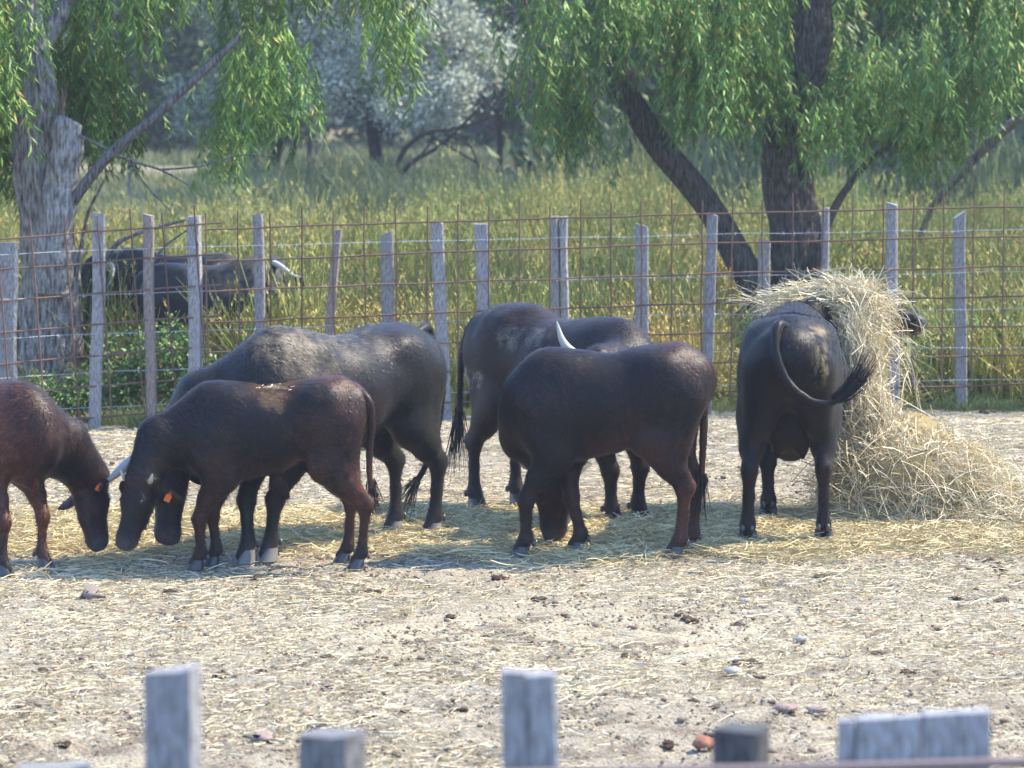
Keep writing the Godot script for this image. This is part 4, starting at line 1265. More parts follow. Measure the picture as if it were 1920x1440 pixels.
func build_willows() -> void:
	var bark := Color(0.44, 0.41, 0.37)
	var o := Vector3(-3.18, 0, -23.4)
	var t := thing("willow_tree", "old willow with a split grey trunk and broken pale snag behind the fence", "tree", o)
	var sh := Shape.new()
	limb(sh, shifted([Vector3(-3.18, -0.15, -23.4), Vector3(-3.18, 0.5, -23.4), Vector3(-3.155, 1.05, -23.4), Vector3(-3.16, 1.34, -23.4), Vector3(-3.22, 1.7, -23.42), Vector3(-3.26, 2.2, -23.45), Vector3(-3.29, 2.7, -23.5), Vector3(-3.30, 4.6, -23.6)], o), 0.225, 0.06, bark, 36, 0.38, 60, null, 0.85)
	limb(sh, shifted([Vector3(-3.25, 2.3, -23.45), Vector3(-2.9, 2.9, -23.7), Vector3(-2.2, 3.4, -24.0), Vector3(-1.3, 3.5, -24.2), Vector3(-0.8, 3.2, -24.3)], o), 0.07, 0.02, bark, 10)
	limb(sh, shifted([Vector3(-3.28, 2.6, -23.5), Vector3(-3.6, 3.2, -23.6), Vector3(-4.2, 3.6, -23.9)], o), 0.06, 0.02, bark, 10)
	part("trunk", sh.mesh(), M.bark, t)
	sh = Shape.new()
	limb(sh, shifted([Vector3(-3.13, 0.75, -23.24), Vector3(-3.09, 1.2, -23.24), Vector3(-3.035, 1.53, -23.26), Vector3(-2.99, 1.90, -23.28)], o), 0.135, 0.10, bark, 20, 0.22, 24, Color(0.50, 0.48, 0.45))
	limb(sh, shifted([Vector3(-3.07, 1.75, -23.28), Vector3(-3.045, 1.95, -23.28), Vector3(-3.025, 2.12, -23.28)], o), 0.035, 0.02, Color(0.30, 0.22, 0.17), 8, 0.3)
	part("broken_snag", sh.mesh(), M.bark, t, "broken pale snag with bark stripped off")
	sh = Shape.new()
	var dead := Color(0.26, 0.245, 0.235)
	limb(sh, shifted([Vector3(-3.0, 1.30, -23.25), Vector3(-2.916, 1.426, -23.2), Vector3(-2.715, 1.678, -23.2), Vector3(-2.37, 1.964, -23.2), Vector3(-2.044, 2.268, -23.2), Vector3(-1.82, 2.472, -23.2)], o), 0.040, 0.019, dead, 10, 0.12)
	var bare := part("bare_branch", sh.mesh(), M.bark, t, "long bare grey branch rising across the foliage")
	for q in [[[Vector3(-2.95, 1.82, -23.22), Vector3(-2.811, 1.757, -23.2), Vector3(-2.589, 1.642, -23.2), Vector3(-2.374, 1.577, -23.2), Vector3(-2.18, 1.47, -23.2)], 0.013], [[Vector3(-2.589, 1.642, -23.2), Vector3(-2.45, 1.45, -23.18), Vector3(-2.3, 1.30, -23.15)], 0.008], [[Vector3(-2.374, 1.577, -23.2), Vector3(-2.1, 1.60, -23.2), Vector3(-1.85, 1.67, -23.25), Vector3(-1.6, 1.66, -23.25)], 0.008],
			[[Vector3(-2.96, 0.85, -23.3), Vector3(-2.935, 0.99, -23.28), Vector3(-2.876, 1.276, -23.3), Vector3(-2.76, 1.50, -23.3)], 0.018], [[Vector3(-2.80, 0.82, -23.1), Vector3(-2.663, 1.079, -23.0), Vector3(-2.412, 1.186, -23.0), Vector3(-2.179, 1.25, -23.0)], 0.022], [[Vector3(-2.5, 0.75, -23.0), Vector3(-2.35, 1.05, -23.0), Vector3(-2.1, 1.22, -22.9)], 0.012]]:
		sh = Shape.new()
		limb(sh, shifted(q[0], o), q[1], q[1] * 0.4, dead, 7, 0.1, 14)
		part("twig", sh.mesh(), M.bark, bare)
	willow_crown(t, [[-4.6, 1.55], [-3.844, 1.483], [-3.392, 1.464], [-3.237, 1.784], [-2.937, 1.709], [-2.713, 1.483], [-2.375, 1.446], [-2.109, 1.596], [-1.956, 1.859], [-1.656, 1.84], [-1.505, 1.916], [-1.50, 3.0], [-1.08, 3.1], [-1.0, 2.5], [-0.95, 2.0], [-0.86, 2.0], [-0.82, 2.6], [-0.7, 3.1]], -24.3, 0.85, 3.6, 330, 11)
	willow_crown(t, [[-4.4, 1.50], [-3.55, 1.50], [-3.38, 1.75], [-3.28, 2.5]], -22.95, 0.2, 3.2, 34, 11)
	# a few long trailing shoots
	o = Vector3(2.28, 0, -27.5)
	t = thing("willow_tree", "twin-trunked willow with a thick upright trunk and a leaning one behind the hay heap", "tree", o)
	var dark_bark := Color(0.19, 0.165, 0.145)  # darker brown bark for the twin-trunked willow
	sh = Shape.new()
	limb(sh, shifted([Vector3(2.30, -0.1, -27.5), Vector3(2.27, 0.70, -27.5), Vector3(2.245, 1.12, -27.5), Vector3(2.225, 1.55, -27.5), Vector3(2.30, 2.1, -27.5), Vector3(2.40, 2.73, -27.5), Vector3(2.5, 5.0, -27.6)], o), 0.225, 0.10, dark_bark, 34, 0.26, 60)
	limb(sh, shifted([Vector3(2.42, 2.9, -27.5), Vector3(2.9, 3.6, -27.2), Vector3(3.6, 3.9, -27.0), Vector3(4.2, 3.7, -26.8)], o), 0.07, 0.02, dark_bark, 10)
	limb(sh, shifted([Vector3(2.42, 3.0, -27.5), Vector3(1.9, 3.7, -27.0), Vector3(1.2, 4.0, -26.6)], o), 0.07, 0.02, dark_bark, 10)
	part("trunk", sh.mesh(), M.bark, t)
	sh = Shape.new()
	limb(sh, shifted([Vector3(2.15, -0.1, -27.4), Vector3(2.02, 0.22, -27.4), Vector3(1.876, 0.532, -27.4), Vector3(1.574, 1.086, -27.4), Vector3(1.274, 1.468, -27.4), Vector3(0.975, 1.892, -27.4), Vector3(0.81, 2.314, -27.4), Vector3(0.761, 2.734, -27.4), Vector3(0.674, 4.0, -27.4)], o), 0.125, 0.075, dark_bark, 24, 0.24, 50)
	part("leaning_trunk", sh.mesh(), M.bark, t)
	sh = Shape.new()
	limb(sh, shifted([Vector3(2.40, 0.60, -27.3), Vector3(2.44, 0.78, -27.2), Vector3(2.534, 1.055, -27.2), Vector3(2.7, 1.329, -27.2), Vector3(2.909, 1.54, -27.2), Vector3(3.2, 1.83, -27.2)], o), 0.045, 0.015, dark_bark, 9)
	part("shoot", sh.mesh(), M.bark, t)
	for q in [[[Vector3(1.72, 3.2, -27.0), Vector3(1.715, 2.898, -27.0), Vector3(1.771, 2.567, -27.0), Vector3(1.877, 2.339, -27.0), Vector3(2.1, 2.12, -27.1)], 0.026, Color(0.34, 0.29, 0.24)], [[Vector3(0.16, 3.2, -26.5), Vector3(0.102, 2.974, -26.5), Vector3(0.09, 2.72, -26.5), Vector3(0.13, 2.645, -26.5), Vector3(0.237, 2.649, -26.5)], 0.035, Color(0.45, 0.38, 0.28)], [[Vector3(0.13, 2.645, -26.5), Vector3(0.02, 2.64, -26.5), Vector3(-0.09, 2.622, -26.5)], 0.022, Color(0.42, 0.36, 0.28)], [[Vector3(0.02, 2.65, -26.5), Vector3(-0.06, 2.72, -26.5), Vector3(-0.18, 2.82, -26.5)], 0.016, Color(0.42, 0.36, 0.28)]]:
		sh = Shape.new()
		limb(sh, shifted(q[0], o), q[1], q[1] * 0.6, q[2], 9, 0.25, 16)
		part("dead_branch", sh.mesh(), M.bark, t)
	willow_crown(t, [[0.0, 2.9], [0.12, 2.6], [0.2, 2.0], [0.26, 1.5], [0.418, 1.735], [0.586, 1.526], [0.962, 1.61], [1.381, 1.526], [1.547, 1.819], [1.838, 2.027], [2.008, 1.568], [2.51, 1.589], [2.76, 1.735], [3.01, 1.735], [3.264, 1.526], [3.385, 1.902], [3.676, 1.944], [3.841, 2.11], [4.052, 1.944], [4.5, 2.0]], -26.7, 1.1, 3.6, 370, 11)
	sh = Shape.new()
	o = Vector3(3.5, 0, -30)
	limb(sh, shifted([Vector3(3.55, 0.62, -30), Vector3(3.679, 0.965, -30), Vector3(3.908, 1.221, -30), Vector3(4.137, 1.477, -30), Vector3(4.504, 1.778, -30), Vector3(5.2, 2.1, -30)], o), 0.028, 0.055, Color(0.25, 0.205, 0.15), 10, 0.2)
	limb(sh, shifted([Vector3(3.95, 1.30, -30), Vector3(4.1, 1.52, -29.95), Vector3(4.32, 1.66, -29.95)], o), 0.016, 0.010, Color(0.4, 0.34, 0.26), 7)
	limb(sh, shifted([Vector3(3.55, 0.64, -30), Vector3(3.42, 0.3, -30.1), Vector3(3.38, -0.05, -30.1)], o), 0.028, 0.03, Color(0.2, 0.17, 0.13), 8)
	var fb := whole("dead_bough", sh.mesh(), M.bark)
	fb.position = o
	tag(fb, "dead brown bough slanting up out of the grass beyond the fence", "branch")

func leaf_clump(count: int, r: float, size: float, slim: float, a: Color, b: Color) -> ArrayMesh:
	var sh := Shape.new()
	for i in count:
		var d := Vector3(rng.randfn(), rng.randfn(), rng.randfn()).normalized()
		var p := d * r * pow(rng.randf(), 0.5)
		leaf(sh, p, d + Vector3(rng.randfn(), rng.randfn() - 0.4, rng.randfn()) * 0.7, Vector3(rng.randfn(), rng.randfn(), rng.randfn()), size * rng.randf_range(0.7, 1.3), size * slim * rng.randf_range(0.8, 1.2), a.lerp(b, rng.randf()))
	return sh.mesh()

func leafy_tree(called: String, label: String, at: Vector3, trunk: Array, r: float, bark: Color, blobs: Array, clumps: Array, tint: Color, dens: float, group := "") -> Node3D:
	var t := thing(called, label, "tree", at, 0.0, group)
	var sh := Shape.new()
	for p in trunk:
		limb(sh, p, r * (1.0 if p == trunk[0] else 0.6), r * 0.35, bark, 10, 0.15, 16)
	part("trunk", sh.mesh(), M.bark, t)
	var sets := []
	for c in clumps:
		sets.append([[], []])
	for b in blobs:
		var n := int(dens * (b[3] * b[4] + b[3] * b[5] + b[4] * b[5]))
		for i in n:
			var d := Vector3(rng.randfn(), rng.randfn(), rng.randfn()).normalized() * pow(rng.randf(), 0.4)
			var p := Vector3(b[0], b[1], b[2]) + d * Vector3(b[3], b[4], b[5])
			if noise.get_noise_3d(p.x * 70.0 + at.x * 9.0, p.y * 70.0, p.z * 50.0) < -0.16:
				continue
			var s: Array = sets[rng.randi() % sets.size()]
			s[0].append(Transform3D(Basis.from_euler(Vector3(rng.randf() * TAU, rng.randf() * TAU, rng.randf() * TAU)) * Basis.from_scale(Vector3.ONE * rng.randf_range(0.7, 1.3)), p))
			s[1].append(tint * rng.randf_range(0.75, 1.25))
	var all := SurfaceTool.new()
	for i in sets.size():
		gather(all, clumps[i], sets[i][0], sets[i][1])
	part("crown", all.commit(), M.dull_leaf, t)
	return t

func build_background() -> void:
	var pale := []
	for i in 3:
		pale.append(leaf_clump(46, 0.20, 0.075, 0.34, Color(0.25, 0.27, 0.185), Color(0.44, 0.45, 0.33)))
	var big := []
	for i in 3:
		big.append(leaf_clump(28, 0.42, 0.19, 0.5, Color(0.075, 0.095, 0.055), Color(0.13, 0.15, 0.085)))
	var dim := Color(0.06, 0.05, 0.045)
	leafy_tree("olive_tree", "silvery grey-green tree with a straight dark trunk between the willows", Vector3(-1.94, 0, -49.1),
		[[Vector3(0, -0.1, 0), Vector3(0.02, 0.6, 0), Vector3(-0.05, 1.2, 0), Vector3(0.1, 2.6, 0)], [Vector3(0, 1.0, 0), Vector3(0.7, 1.6, 0), Vector3(1.3, 2.2, 0)], [Vector3(0, 1.1, 0), Vector3(-0.6, 1.7, 0), Vector3(-1.0, 2.3, 0)]], 0.12, dim,
		[[0.1, 2.0, 0, 0.85, 0.7, 0.8], [0.85, 1.5, 0.3, 0.7, 0.45, 0.6], [-0.75, 1.65, 0.2, 0.65, 0.5, 0.6], [0.6, 2.5, 0, 1.0, 0.5, 0.8], [1.45, 2.1, -0.3, 0.6, 0.5, 0.5], [-0.8, 2.5, -0.2, 0.9, 0.6, 0.7], [0.35, 1.35, 0.5, 0.4, 0.3, 0.4], [0, 3.1, 0, 1.3, 0.4, 0.8]], pale, Color(1.2, 1.2, 1.2), 130.0)
	leafy_tree("olive_tree", "many-stemmed tree with dark crooked stems left of the silvery one", Vector3(-3.5, 0, -49.8),
		[[Vector3(0, -0.1, 0), Vector3(0.1, 0.6, 0), Vector3(0.3, 1.2, 0), Vector3(0.5, 2.2, 0)], [Vector3(-0.15, -0.1, 0), Vector3(-0.25, 0.7, 0), Vector3(-0.4, 1.6, 0)], [Vector3(0.05, 0.1, 0), Vector3(0.32, 0.6, 0.1), Vector3(0.42, 1.1, 0.1)], [Vector3(-0.3, -0.1, 0.1), Vector3(-0.42, 0.5, 0.1), Vector3(-0.35, 1.3, 0)]], 0.10, dim,
		[[0.1, 1.45, 0, 0.9, 0.5, 0.8], [0.2, 2.2, 0, 1.1, 0.6, 0.9], [-0.8, 1.35, 0, 0.7, 0.5, 0.6], [0, 2.9, 0, 1.3, 0.5, 1.0]], pale, Color(0.62, 0.68, 0.60), 170.0)  # same leaves as the silvery tree, shade painted in by the darker tint
	leafy_tree("thorn_tree", "small dark purplish tree on a thin stem right of the silvery tree", Vector3(-0.2, 0, -53.0),
		[[Vector3(0, -0.1, 0), Vector3(0.02, 0.6, 0), Vector3(0, 1.6, 0)]], 0.06, dim,
		[[0.0, 1.2, 0, 0.55, 0.45, 0.5], [-0.2, 1.75, 0, 0.65, 0.5, 0.5], [0.4, 1.1, 0, 0.4, 0.3, 0.3], [0.9, 1.5, 0.5, 0.6, 0.6, 0.5]], pale, Color(0.42, 0.36, 0.37), 170.0)
	# the arching bare boughs under the silvery tree
	var sh := Shape.new()
	var bo := Vector3(-1.7, 0, -47.5)
	for p in [[[-1.72, 0.0], [-1.6, 0.35], [-1.35, 0.62], [-1.0, 0.82], [-0.7, 1.1], [-0.35, 1.45]], [[-1.68, 0.35], [-1.5, 0.75], [-1.2, 1.0], [-0.85, 1.05], [-0.5, 1.15], [-0.2, 1.25]], [[-1.15, 0.98], [-0.75, 0.75], [-0.4, 0.55], [-0.1, 0.45]], [[-0.95, 1.0], [-0.6, 0.85], [-0.45, 0.5]], [[-1.3, 0.65], [-1.15, 0.85], [-1.08, 1.0]]]:
		var path := []
		for q in p:
			path.append(Vector3(q[0], q[1], -47.5 + 0.15 * q[0]) - bo)
		limb(sh, path, 0.045 if p.size() > 5 else 0.02, 0.014, dim, 7, 0.1, 16)
	var bb := whole("bare_bough", sh.mesh(), M.bark)
	bb.position = bo
	tag(bb, "dark bare boughs arching to the ground beneath the silvery tree", "branch")
	# rows of trees closing the view
	var look := ["pale grey-green tree in the hazy row far behind the corral", "dull olive-green tree in the hazy row far behind the corral", "deep green tree in the hazy row far behind the corral"]
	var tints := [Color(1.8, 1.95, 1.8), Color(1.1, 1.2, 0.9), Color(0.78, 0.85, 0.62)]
	var k := 0
	for row in [[-66.0, -11.5, 12.0, 2.3], [-84.0, -14.5, 15.5, 3.4]]:
		var x: float = row[1]
		while x < row[2]:
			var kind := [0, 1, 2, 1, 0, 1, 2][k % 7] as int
			var h := rng.randf_range(3.6, 5.2)
			var w := rng.randf_range(1.6, 2.2)
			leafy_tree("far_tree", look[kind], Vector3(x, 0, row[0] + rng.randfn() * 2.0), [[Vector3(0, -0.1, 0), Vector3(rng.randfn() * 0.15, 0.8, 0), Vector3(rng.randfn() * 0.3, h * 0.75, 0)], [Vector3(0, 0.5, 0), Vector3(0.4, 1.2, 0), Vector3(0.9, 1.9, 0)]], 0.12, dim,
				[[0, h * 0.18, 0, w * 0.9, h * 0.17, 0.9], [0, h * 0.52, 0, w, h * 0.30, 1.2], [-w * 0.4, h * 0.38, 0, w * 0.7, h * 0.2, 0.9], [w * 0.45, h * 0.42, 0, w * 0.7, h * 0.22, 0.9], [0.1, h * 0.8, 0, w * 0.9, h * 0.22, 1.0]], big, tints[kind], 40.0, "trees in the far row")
			x += row[3] * rng.randf_range(0.8, 1.15)
			k += 1
	# trees on the right behind the willow
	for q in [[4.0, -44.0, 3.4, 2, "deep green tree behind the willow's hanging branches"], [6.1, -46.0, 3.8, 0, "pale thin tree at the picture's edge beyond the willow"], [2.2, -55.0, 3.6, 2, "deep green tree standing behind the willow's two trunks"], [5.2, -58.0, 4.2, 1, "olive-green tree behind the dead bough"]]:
		var h: float = q[2]
		leafy_tree("shade_tree", q[4], Vector3(q[0], 0, q[1]), [[Vector3(0, -0.1, 0), Vector3(0.1, 0.8, 0), Vector3(-0.1, h * 0.8, 0)], [Vector3(0.05, 0.6, 0), Vector3(0.5, 1.3, 0), Vector3(0.9, 2.1, 0)]], 0.09, Color(0.13, 0.12, 0.11) if q[3] == 0 else dim,
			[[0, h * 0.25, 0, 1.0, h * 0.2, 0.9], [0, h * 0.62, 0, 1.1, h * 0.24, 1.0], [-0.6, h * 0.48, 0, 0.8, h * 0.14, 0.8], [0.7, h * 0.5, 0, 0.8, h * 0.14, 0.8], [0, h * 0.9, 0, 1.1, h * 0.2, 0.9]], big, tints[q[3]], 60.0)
	# shrubs in the band beneath the trees, and the taller trees beside the view whose shade falls on it
	var at := ["behind the leaning willow trunk", "between the leaning and the upright willow trunks", "just right of the upright willow trunk", "behind the willow's low shoot", "left of the dead bough", "behind the dead bough", "at the picture's edge beyond the dead bough", "left of the leaning willow trunk"]
	var sx := [1.9, 2.9, 3.9, 4.8, 5.7, 6.5, 7.4, 1.0]
	for i in sx.size():
		var h := rng.randf_range(1.0, 1.5)
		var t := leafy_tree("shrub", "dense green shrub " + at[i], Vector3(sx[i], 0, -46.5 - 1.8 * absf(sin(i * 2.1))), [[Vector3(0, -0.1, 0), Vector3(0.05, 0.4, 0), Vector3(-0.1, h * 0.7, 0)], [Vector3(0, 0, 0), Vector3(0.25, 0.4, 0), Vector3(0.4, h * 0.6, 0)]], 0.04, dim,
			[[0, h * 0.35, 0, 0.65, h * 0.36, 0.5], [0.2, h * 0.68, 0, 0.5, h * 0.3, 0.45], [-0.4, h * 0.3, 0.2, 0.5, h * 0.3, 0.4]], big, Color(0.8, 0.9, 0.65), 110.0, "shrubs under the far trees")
		t.set_meta("category", "shrub")
	for q in [[8.6, -46.0, 6.5], [10.4, -49.5, 7.0], [8.9, -53.5, 6.5], [12.6, -46.5, 7.5]]:
		var h: float = q[2]
		leafy_tree("tall_tree", "tall green tree beyond the right edge of the view", Vector3(q[0], 0, q[1]), [[Vector3(0, -0.1, 0), Vector3(0.1, 1.5, 0), Vector3(-0.1, h * 0.8, 0)]], 0.16, dim, [[0, h * 0.6, 0, 1.9, h * 0.28, 1.8], [-0.7, h * 0.4, 0, 1.3, h * 0.16, 1.3], [0.6, h * 0.42, 0, 1.3, h * 0.16, 1.3], [0, h * 0.85, 0, 1.4, h * 0.18, 1.3]], big, tints[1], 45.0, "tall trees beside the view")
	# stakes of an old fence in the meadow
	for q in [[-3.05, -52.0, 0.80, 0.07, "dark stake standing in the pale meadow left of the dark trunk"], [-1.02, -49.6, 0.86, 0.07, "grey stake under the arching bare boughs"], [-5.6, -50.5, 0.55, 0.06, "short stake in the meadow behind the bare branch"], [4.75, -43.5, 0.75, 0.08, "pale stake in the shade right of the upright willow trunk"], [6.35, -45.0, 1.2, 0.09, "tall grey stake near the picture's edge beyond the dead bough"]]:
		var s := whole("stake", post_mesh(q[3], q[3], q[2], Vector2(0.02, 0), Color(0.10, 0.095, 0.095) if q[4].begins_with("dark") else Color(0.2, 0.2, 0.2), 0.2, q[0]), M.wood)
		s.position = Vector3(q[0], 0, q[1])
		tag(s, q[4], "stake", "stakes in the meadow")

func grass_clump(blades: int, r: float, lo: float, hi: float, base: Color, tip: Color, heads: float, lean: float, width := 0.006) -> ArrayMesh:
	var sh := Shape.new()
	for i in blades:
		var a := rng.randf() * TAU
		var p := Vector3(cos(a), 0, sin(a)) * r * sqrt(rng.randf())
		var d := Vector3(rng.randfn() * lean, 1.0, rng.randfn() * lean)
		var l := rng.randf_range(lo, hi)
		var bend := Vector3(rng.randfn(), -0.5, rng.randfn()) * lean * 0.9
		var pts := PackedVector3Array()
		for k in 4:
			var t := k / 3.0
			pts.append(p + d * l * t + bend * l * t * t)
		var c := base.lerp(tip, rng.randf() * 0.5)
		sh.ribbon(pts, width, width * 0.35, Vector3(rng.randfn(), 0, rng.randfn()), c, c.lerp(tip, 0.75))
		if rng.randf() < heads:
			var top := pts[3]
			var ax := (pts[3] - pts[2]).normalized()
			for q in 6:
				leaf(sh, top - ax * 0.012 * q, ax + Vector3(rng.randfn(), rng.randfn() * 0.3, rng.randfn()) * 0.45, Vector3(rng.randfn(), rng.randfn(), rng.randfn()), 0.036, 0.012, tip.lerp(Color(0.33, 0.22, 0.09), rng.randf() * 0.6))
	return sh.mesh()

func build_grass() -> void:
	var field := Node3D.new()
	field.name = "tall_grass"
	add_child(field)
	tag(field, "tall yellow-green seeding grass filling the ground beyond the mesh fence", "grass")
	field.set_meta("kind", "stuff")
	for v in 6:
		var m := grass_clump(46, 0.17, 0.36, 0.72, Color(0.12, 0.14, 0.035), Color(0.42, 0.33, 0.12), 0.40, 0.17, 0.008) if v < 3 else (grass_clump(60, 0.15, 0.25, 0.55, Color(0.085, 0.13, 0.03), Color(0.25, 0.26, 0.075), 0.05, 0.24, 0.009) if v < 5 else grass_clump(40, 0.2, 0.3, 0.6, Color(0.28, 0.22, 0.09), Color(0.50, 0.40, 0.20), 0.2, 0.28, 0.008))
		var pl := []
		var cl := []
		for i in [1500, 1500, 1500, 1300, 1300, 800][v]:
			var z := -22.9 - 23.5 * pow(rng.randf(), 1.25)
			var x := rng.randf_range(-1.0, 1.0) * (1.2 - z * 0.158)
			if z > along(FENCE, clampf(x, -4.5, 5.1)) - 0.35:
				continue
			var reeds := x > -0.3 and x < 1.9 and z < -34.0
			if z < -36.5 - 0.9 * clampf(x + 2.0, 0.0, 3.0) + 2.0 * noise.get_noise_1d(x * 60.0):
				continue
			var big := noise.get_noise_2d(x * 30.0, z * 30.0)
			if v == 5 and big < 0.0:
				continue
			var short := 1.0
			if x > 2.6 and z > -25.0:
				short = 0.8
			if (x > 1.35 and x < 2.95 and z > -27.7) or (x < -2.75 and z > -23.7):      # grazed low round the willow trunks
				short = 0.42
			pl.append(Transform3D(Basis(Vector3.UP, rng.randf() * TAU) * Basis.from_scale(Vector3(1.1, (rng.randf_range(0.55, 1.15) + (0.45 if rng.randf() < 0.10 else 0.0)) * short * (1.3 if reeds else 1.0) * (1.0 + big * 0.7), 1.1)), Vector3(x, -0.02, z)))
			cl.append(Color(1.05, 1.0, 0.82).lerp(Color(0.70, 0.90, 0.66), clampf(0.42 + big * 2.2, 0.0, 1.0)) * rng.randf_range(0.7, 1.3))
		copies("grass", m, M.grass, pl, cl, field)
	# short green growth along the foot of the fence
	var low := Node3D.new()
	low.name = "fence_grass"
	add_child(low)
	tag(low, "short bright green grass along the foot of the mesh fence", "grass")
	low.set_meta("kind", "stuff")
	for v in 2:
		var m := grass_clump(50, 0.12, 0.08, 0.26, Color(0.075, 0.115, 0.03), Color(0.19, 0.21, 0.075), 0.0, 0.4, 0.005)
		var pl := []
		for i in 420:
			var x := rng.randf_range(-4.4, 4.6)
			var z := along(FENCE, x) + rng.randfn() * 0.10 - 0.16
			var s := rng.randf_range(0.35, 1.0) * (1.0 + 0.7 * noise.get_noise_1d(x * 50.0)) * (1.15 if x < -1.6 else 0.75) * (0.4 + 0.9 * absf(noise.get_noise_1d(x * 160.0)))
			pl.append(Transform3D(Basis(Vector3.UP, rng.randf() * TAU) * Basis.from_scale(Vector3.ONE * s), Vector3(x, -0.01, z)))
		copies("grass", m, M.grass, pl, [], low)
	# leafy weeds behind the fence
	var wm := []
	for i in 2:
		wm.append(leaf_clump(44, 0.13, 0.05, 0.55, Color(0.065, 0.13, 0.025), Color(0.13, 0.20, 0.05)))
	for q in [[-2.55, -22.35, 0.55, "leafy green weed behind the wide grey post near the willow"], [-2.22, -22.4, 0.62, "taller leafy green weed behind the thin brown post"], [-1.92, -22.5, 0.42, "low leafy weed behind the fence above the bull's back"], [-2.9, -22.1, 0.30, "small green weed at the foot of the old willow"], [2.95, -23.6, 0.55, "bright green weed beyond the last post on the hay side"], [3.4, -23.8, 0.6, "bushy green weed behind the fence near the picture's edge"]]:
		var t := thing("weed", q[3], "weed", Vector3(q[0], 0, q[1]), 0.0, "weeds behind the fence")
		var sh := Shape.new()
		var pl := []
		for i in 7:
			var a := rng.randf() * TAU
			var e := Vector3(cos(a) * 0.16, q[2] * rng.randf_range(0.6, 1.0), sin(a) * 0.16)
			limb(sh, [Vector3.ZERO, e * 0.5 + Vector3(0, 0.03, 0), e], 0.004, 0.002, Color(0.08, 0.11, 0.03), 5, 0.0, 6)
			for j in 7:
				pl.append(Transform3D(Basis.from_euler(Vector3(rng.randf() * TAU, rng.randf() * TAU, 0)) * Basis.from_scale(Vector3.ONE * rng.randf_range(0.4, 0.9)), e * rng.randf_range(0.25, 1.05) + Vector3(rng.randfn(), 0, rng.randfn()) * 0.05))
		part("stem", sh.mesh(), M.grass, t)
		var all := SurfaceTool.new()
		var tints := []
		for i in pl.size():
			tints.append(Color.WHITE)
		gather(all, wm[rng.randi() % 2], pl, tints)
		part("foliage", all.commit(), M.leaf, t)
	# rush tufts
	var rm := grass_clump(130, 0.16, 0.5, 1.0, Color(0.05, 0.075, 0.055), Color(0.14, 0.17, 0.12), 0.02, 0.34, 0.008)
	var dm := grass_clump(150, 0.4, 0.35, 0.85, Color(0.070, 0.098, 0.042), Color(0.14, 0.16, 0.07), 0.0, 0.2, 0.018)
	for q in [[-2.35, -31.0, 1.1, "blue-green rush tuft spreading behind the fence near the bare branch"], [-2.0, -33.0, 1.0, "second blue-green rush tuft, just behind the spreading one"], [3.95, -26.2, 0.85, "grey-green rush tuft by the fence at the picture's edge"]]:
		var r := whole("rush_tuft", rm, M.grass)
		r.position = Vector3(q[0], -0.02, q[1])
		r.scale = Vector3.ONE * q[2]
		tag(r, q[3], "rush", "rush tufts")
	var bush := Node3D.new()
	bush.name = "dark_undergrowth"
	add_child(bush)
	tag(bush, "deep green tufted undergrowth beneath the far trees", "undergrowth")
	bush.set_meta("kind", "stuff")
	var pl := []
	for i in 420:
		var x := rng.randf_range(-4.2, 8.0)
		var z := rng.randf_range(-53.0, -45.0 if rng.randf() < 0.5 else -41.0)
		if x > -0.4 and x < 1.0 and z < -47.0 or noise.get_noise_2d(x * 40.0, z * 25.0) < -0.12:
			continue
		pl.append(Transform3D(Basis(Vector3.UP, rng.randf() * TAU) * Basis.from_scale(Vector3.ONE * rng.randf_range(0.6, 1.15) * (1.7 if x > 0.9 else 0.9)), Vector3(x, -0.02, z)))
	copies("undergrowth", dm, M.dull_leaf, pl, [], bush)
	# thin meadow grass under the far trees
	var mead := Node3D.new()
	mead.name = "meadow_grass"
	add_child(mead)
	tag(mead, "short pale meadow grass under the far trees", "grass")
	mead.set_meta("kind", "stuff")
	var mm := grass_clump(60, 0.35, 0.1, 0.28, Color(0.11, 0.14, 0.05), Color(0.27, 0.25, 0.11), 0.0, 0.3, 0.012)
	pl = []
	for i in 2600:
		var z := rng.randf_range(-70.0, -36.0)
		var x := rng.randf_range(-1.0, 1.0) * (1.0 - z * 0.16)
		if z > -61.0 and z < -56.0:
			continue
		pl.append(Transform3D(Basis(Vector3.UP, rng.randf() * TAU) * Basis.from_scale(Vector3.ONE * rng.randf_range(0.6, 1.3)), Vector3(x, -0.02, z)))
	copies("grass", mm, M.grass, pl, [], mead)

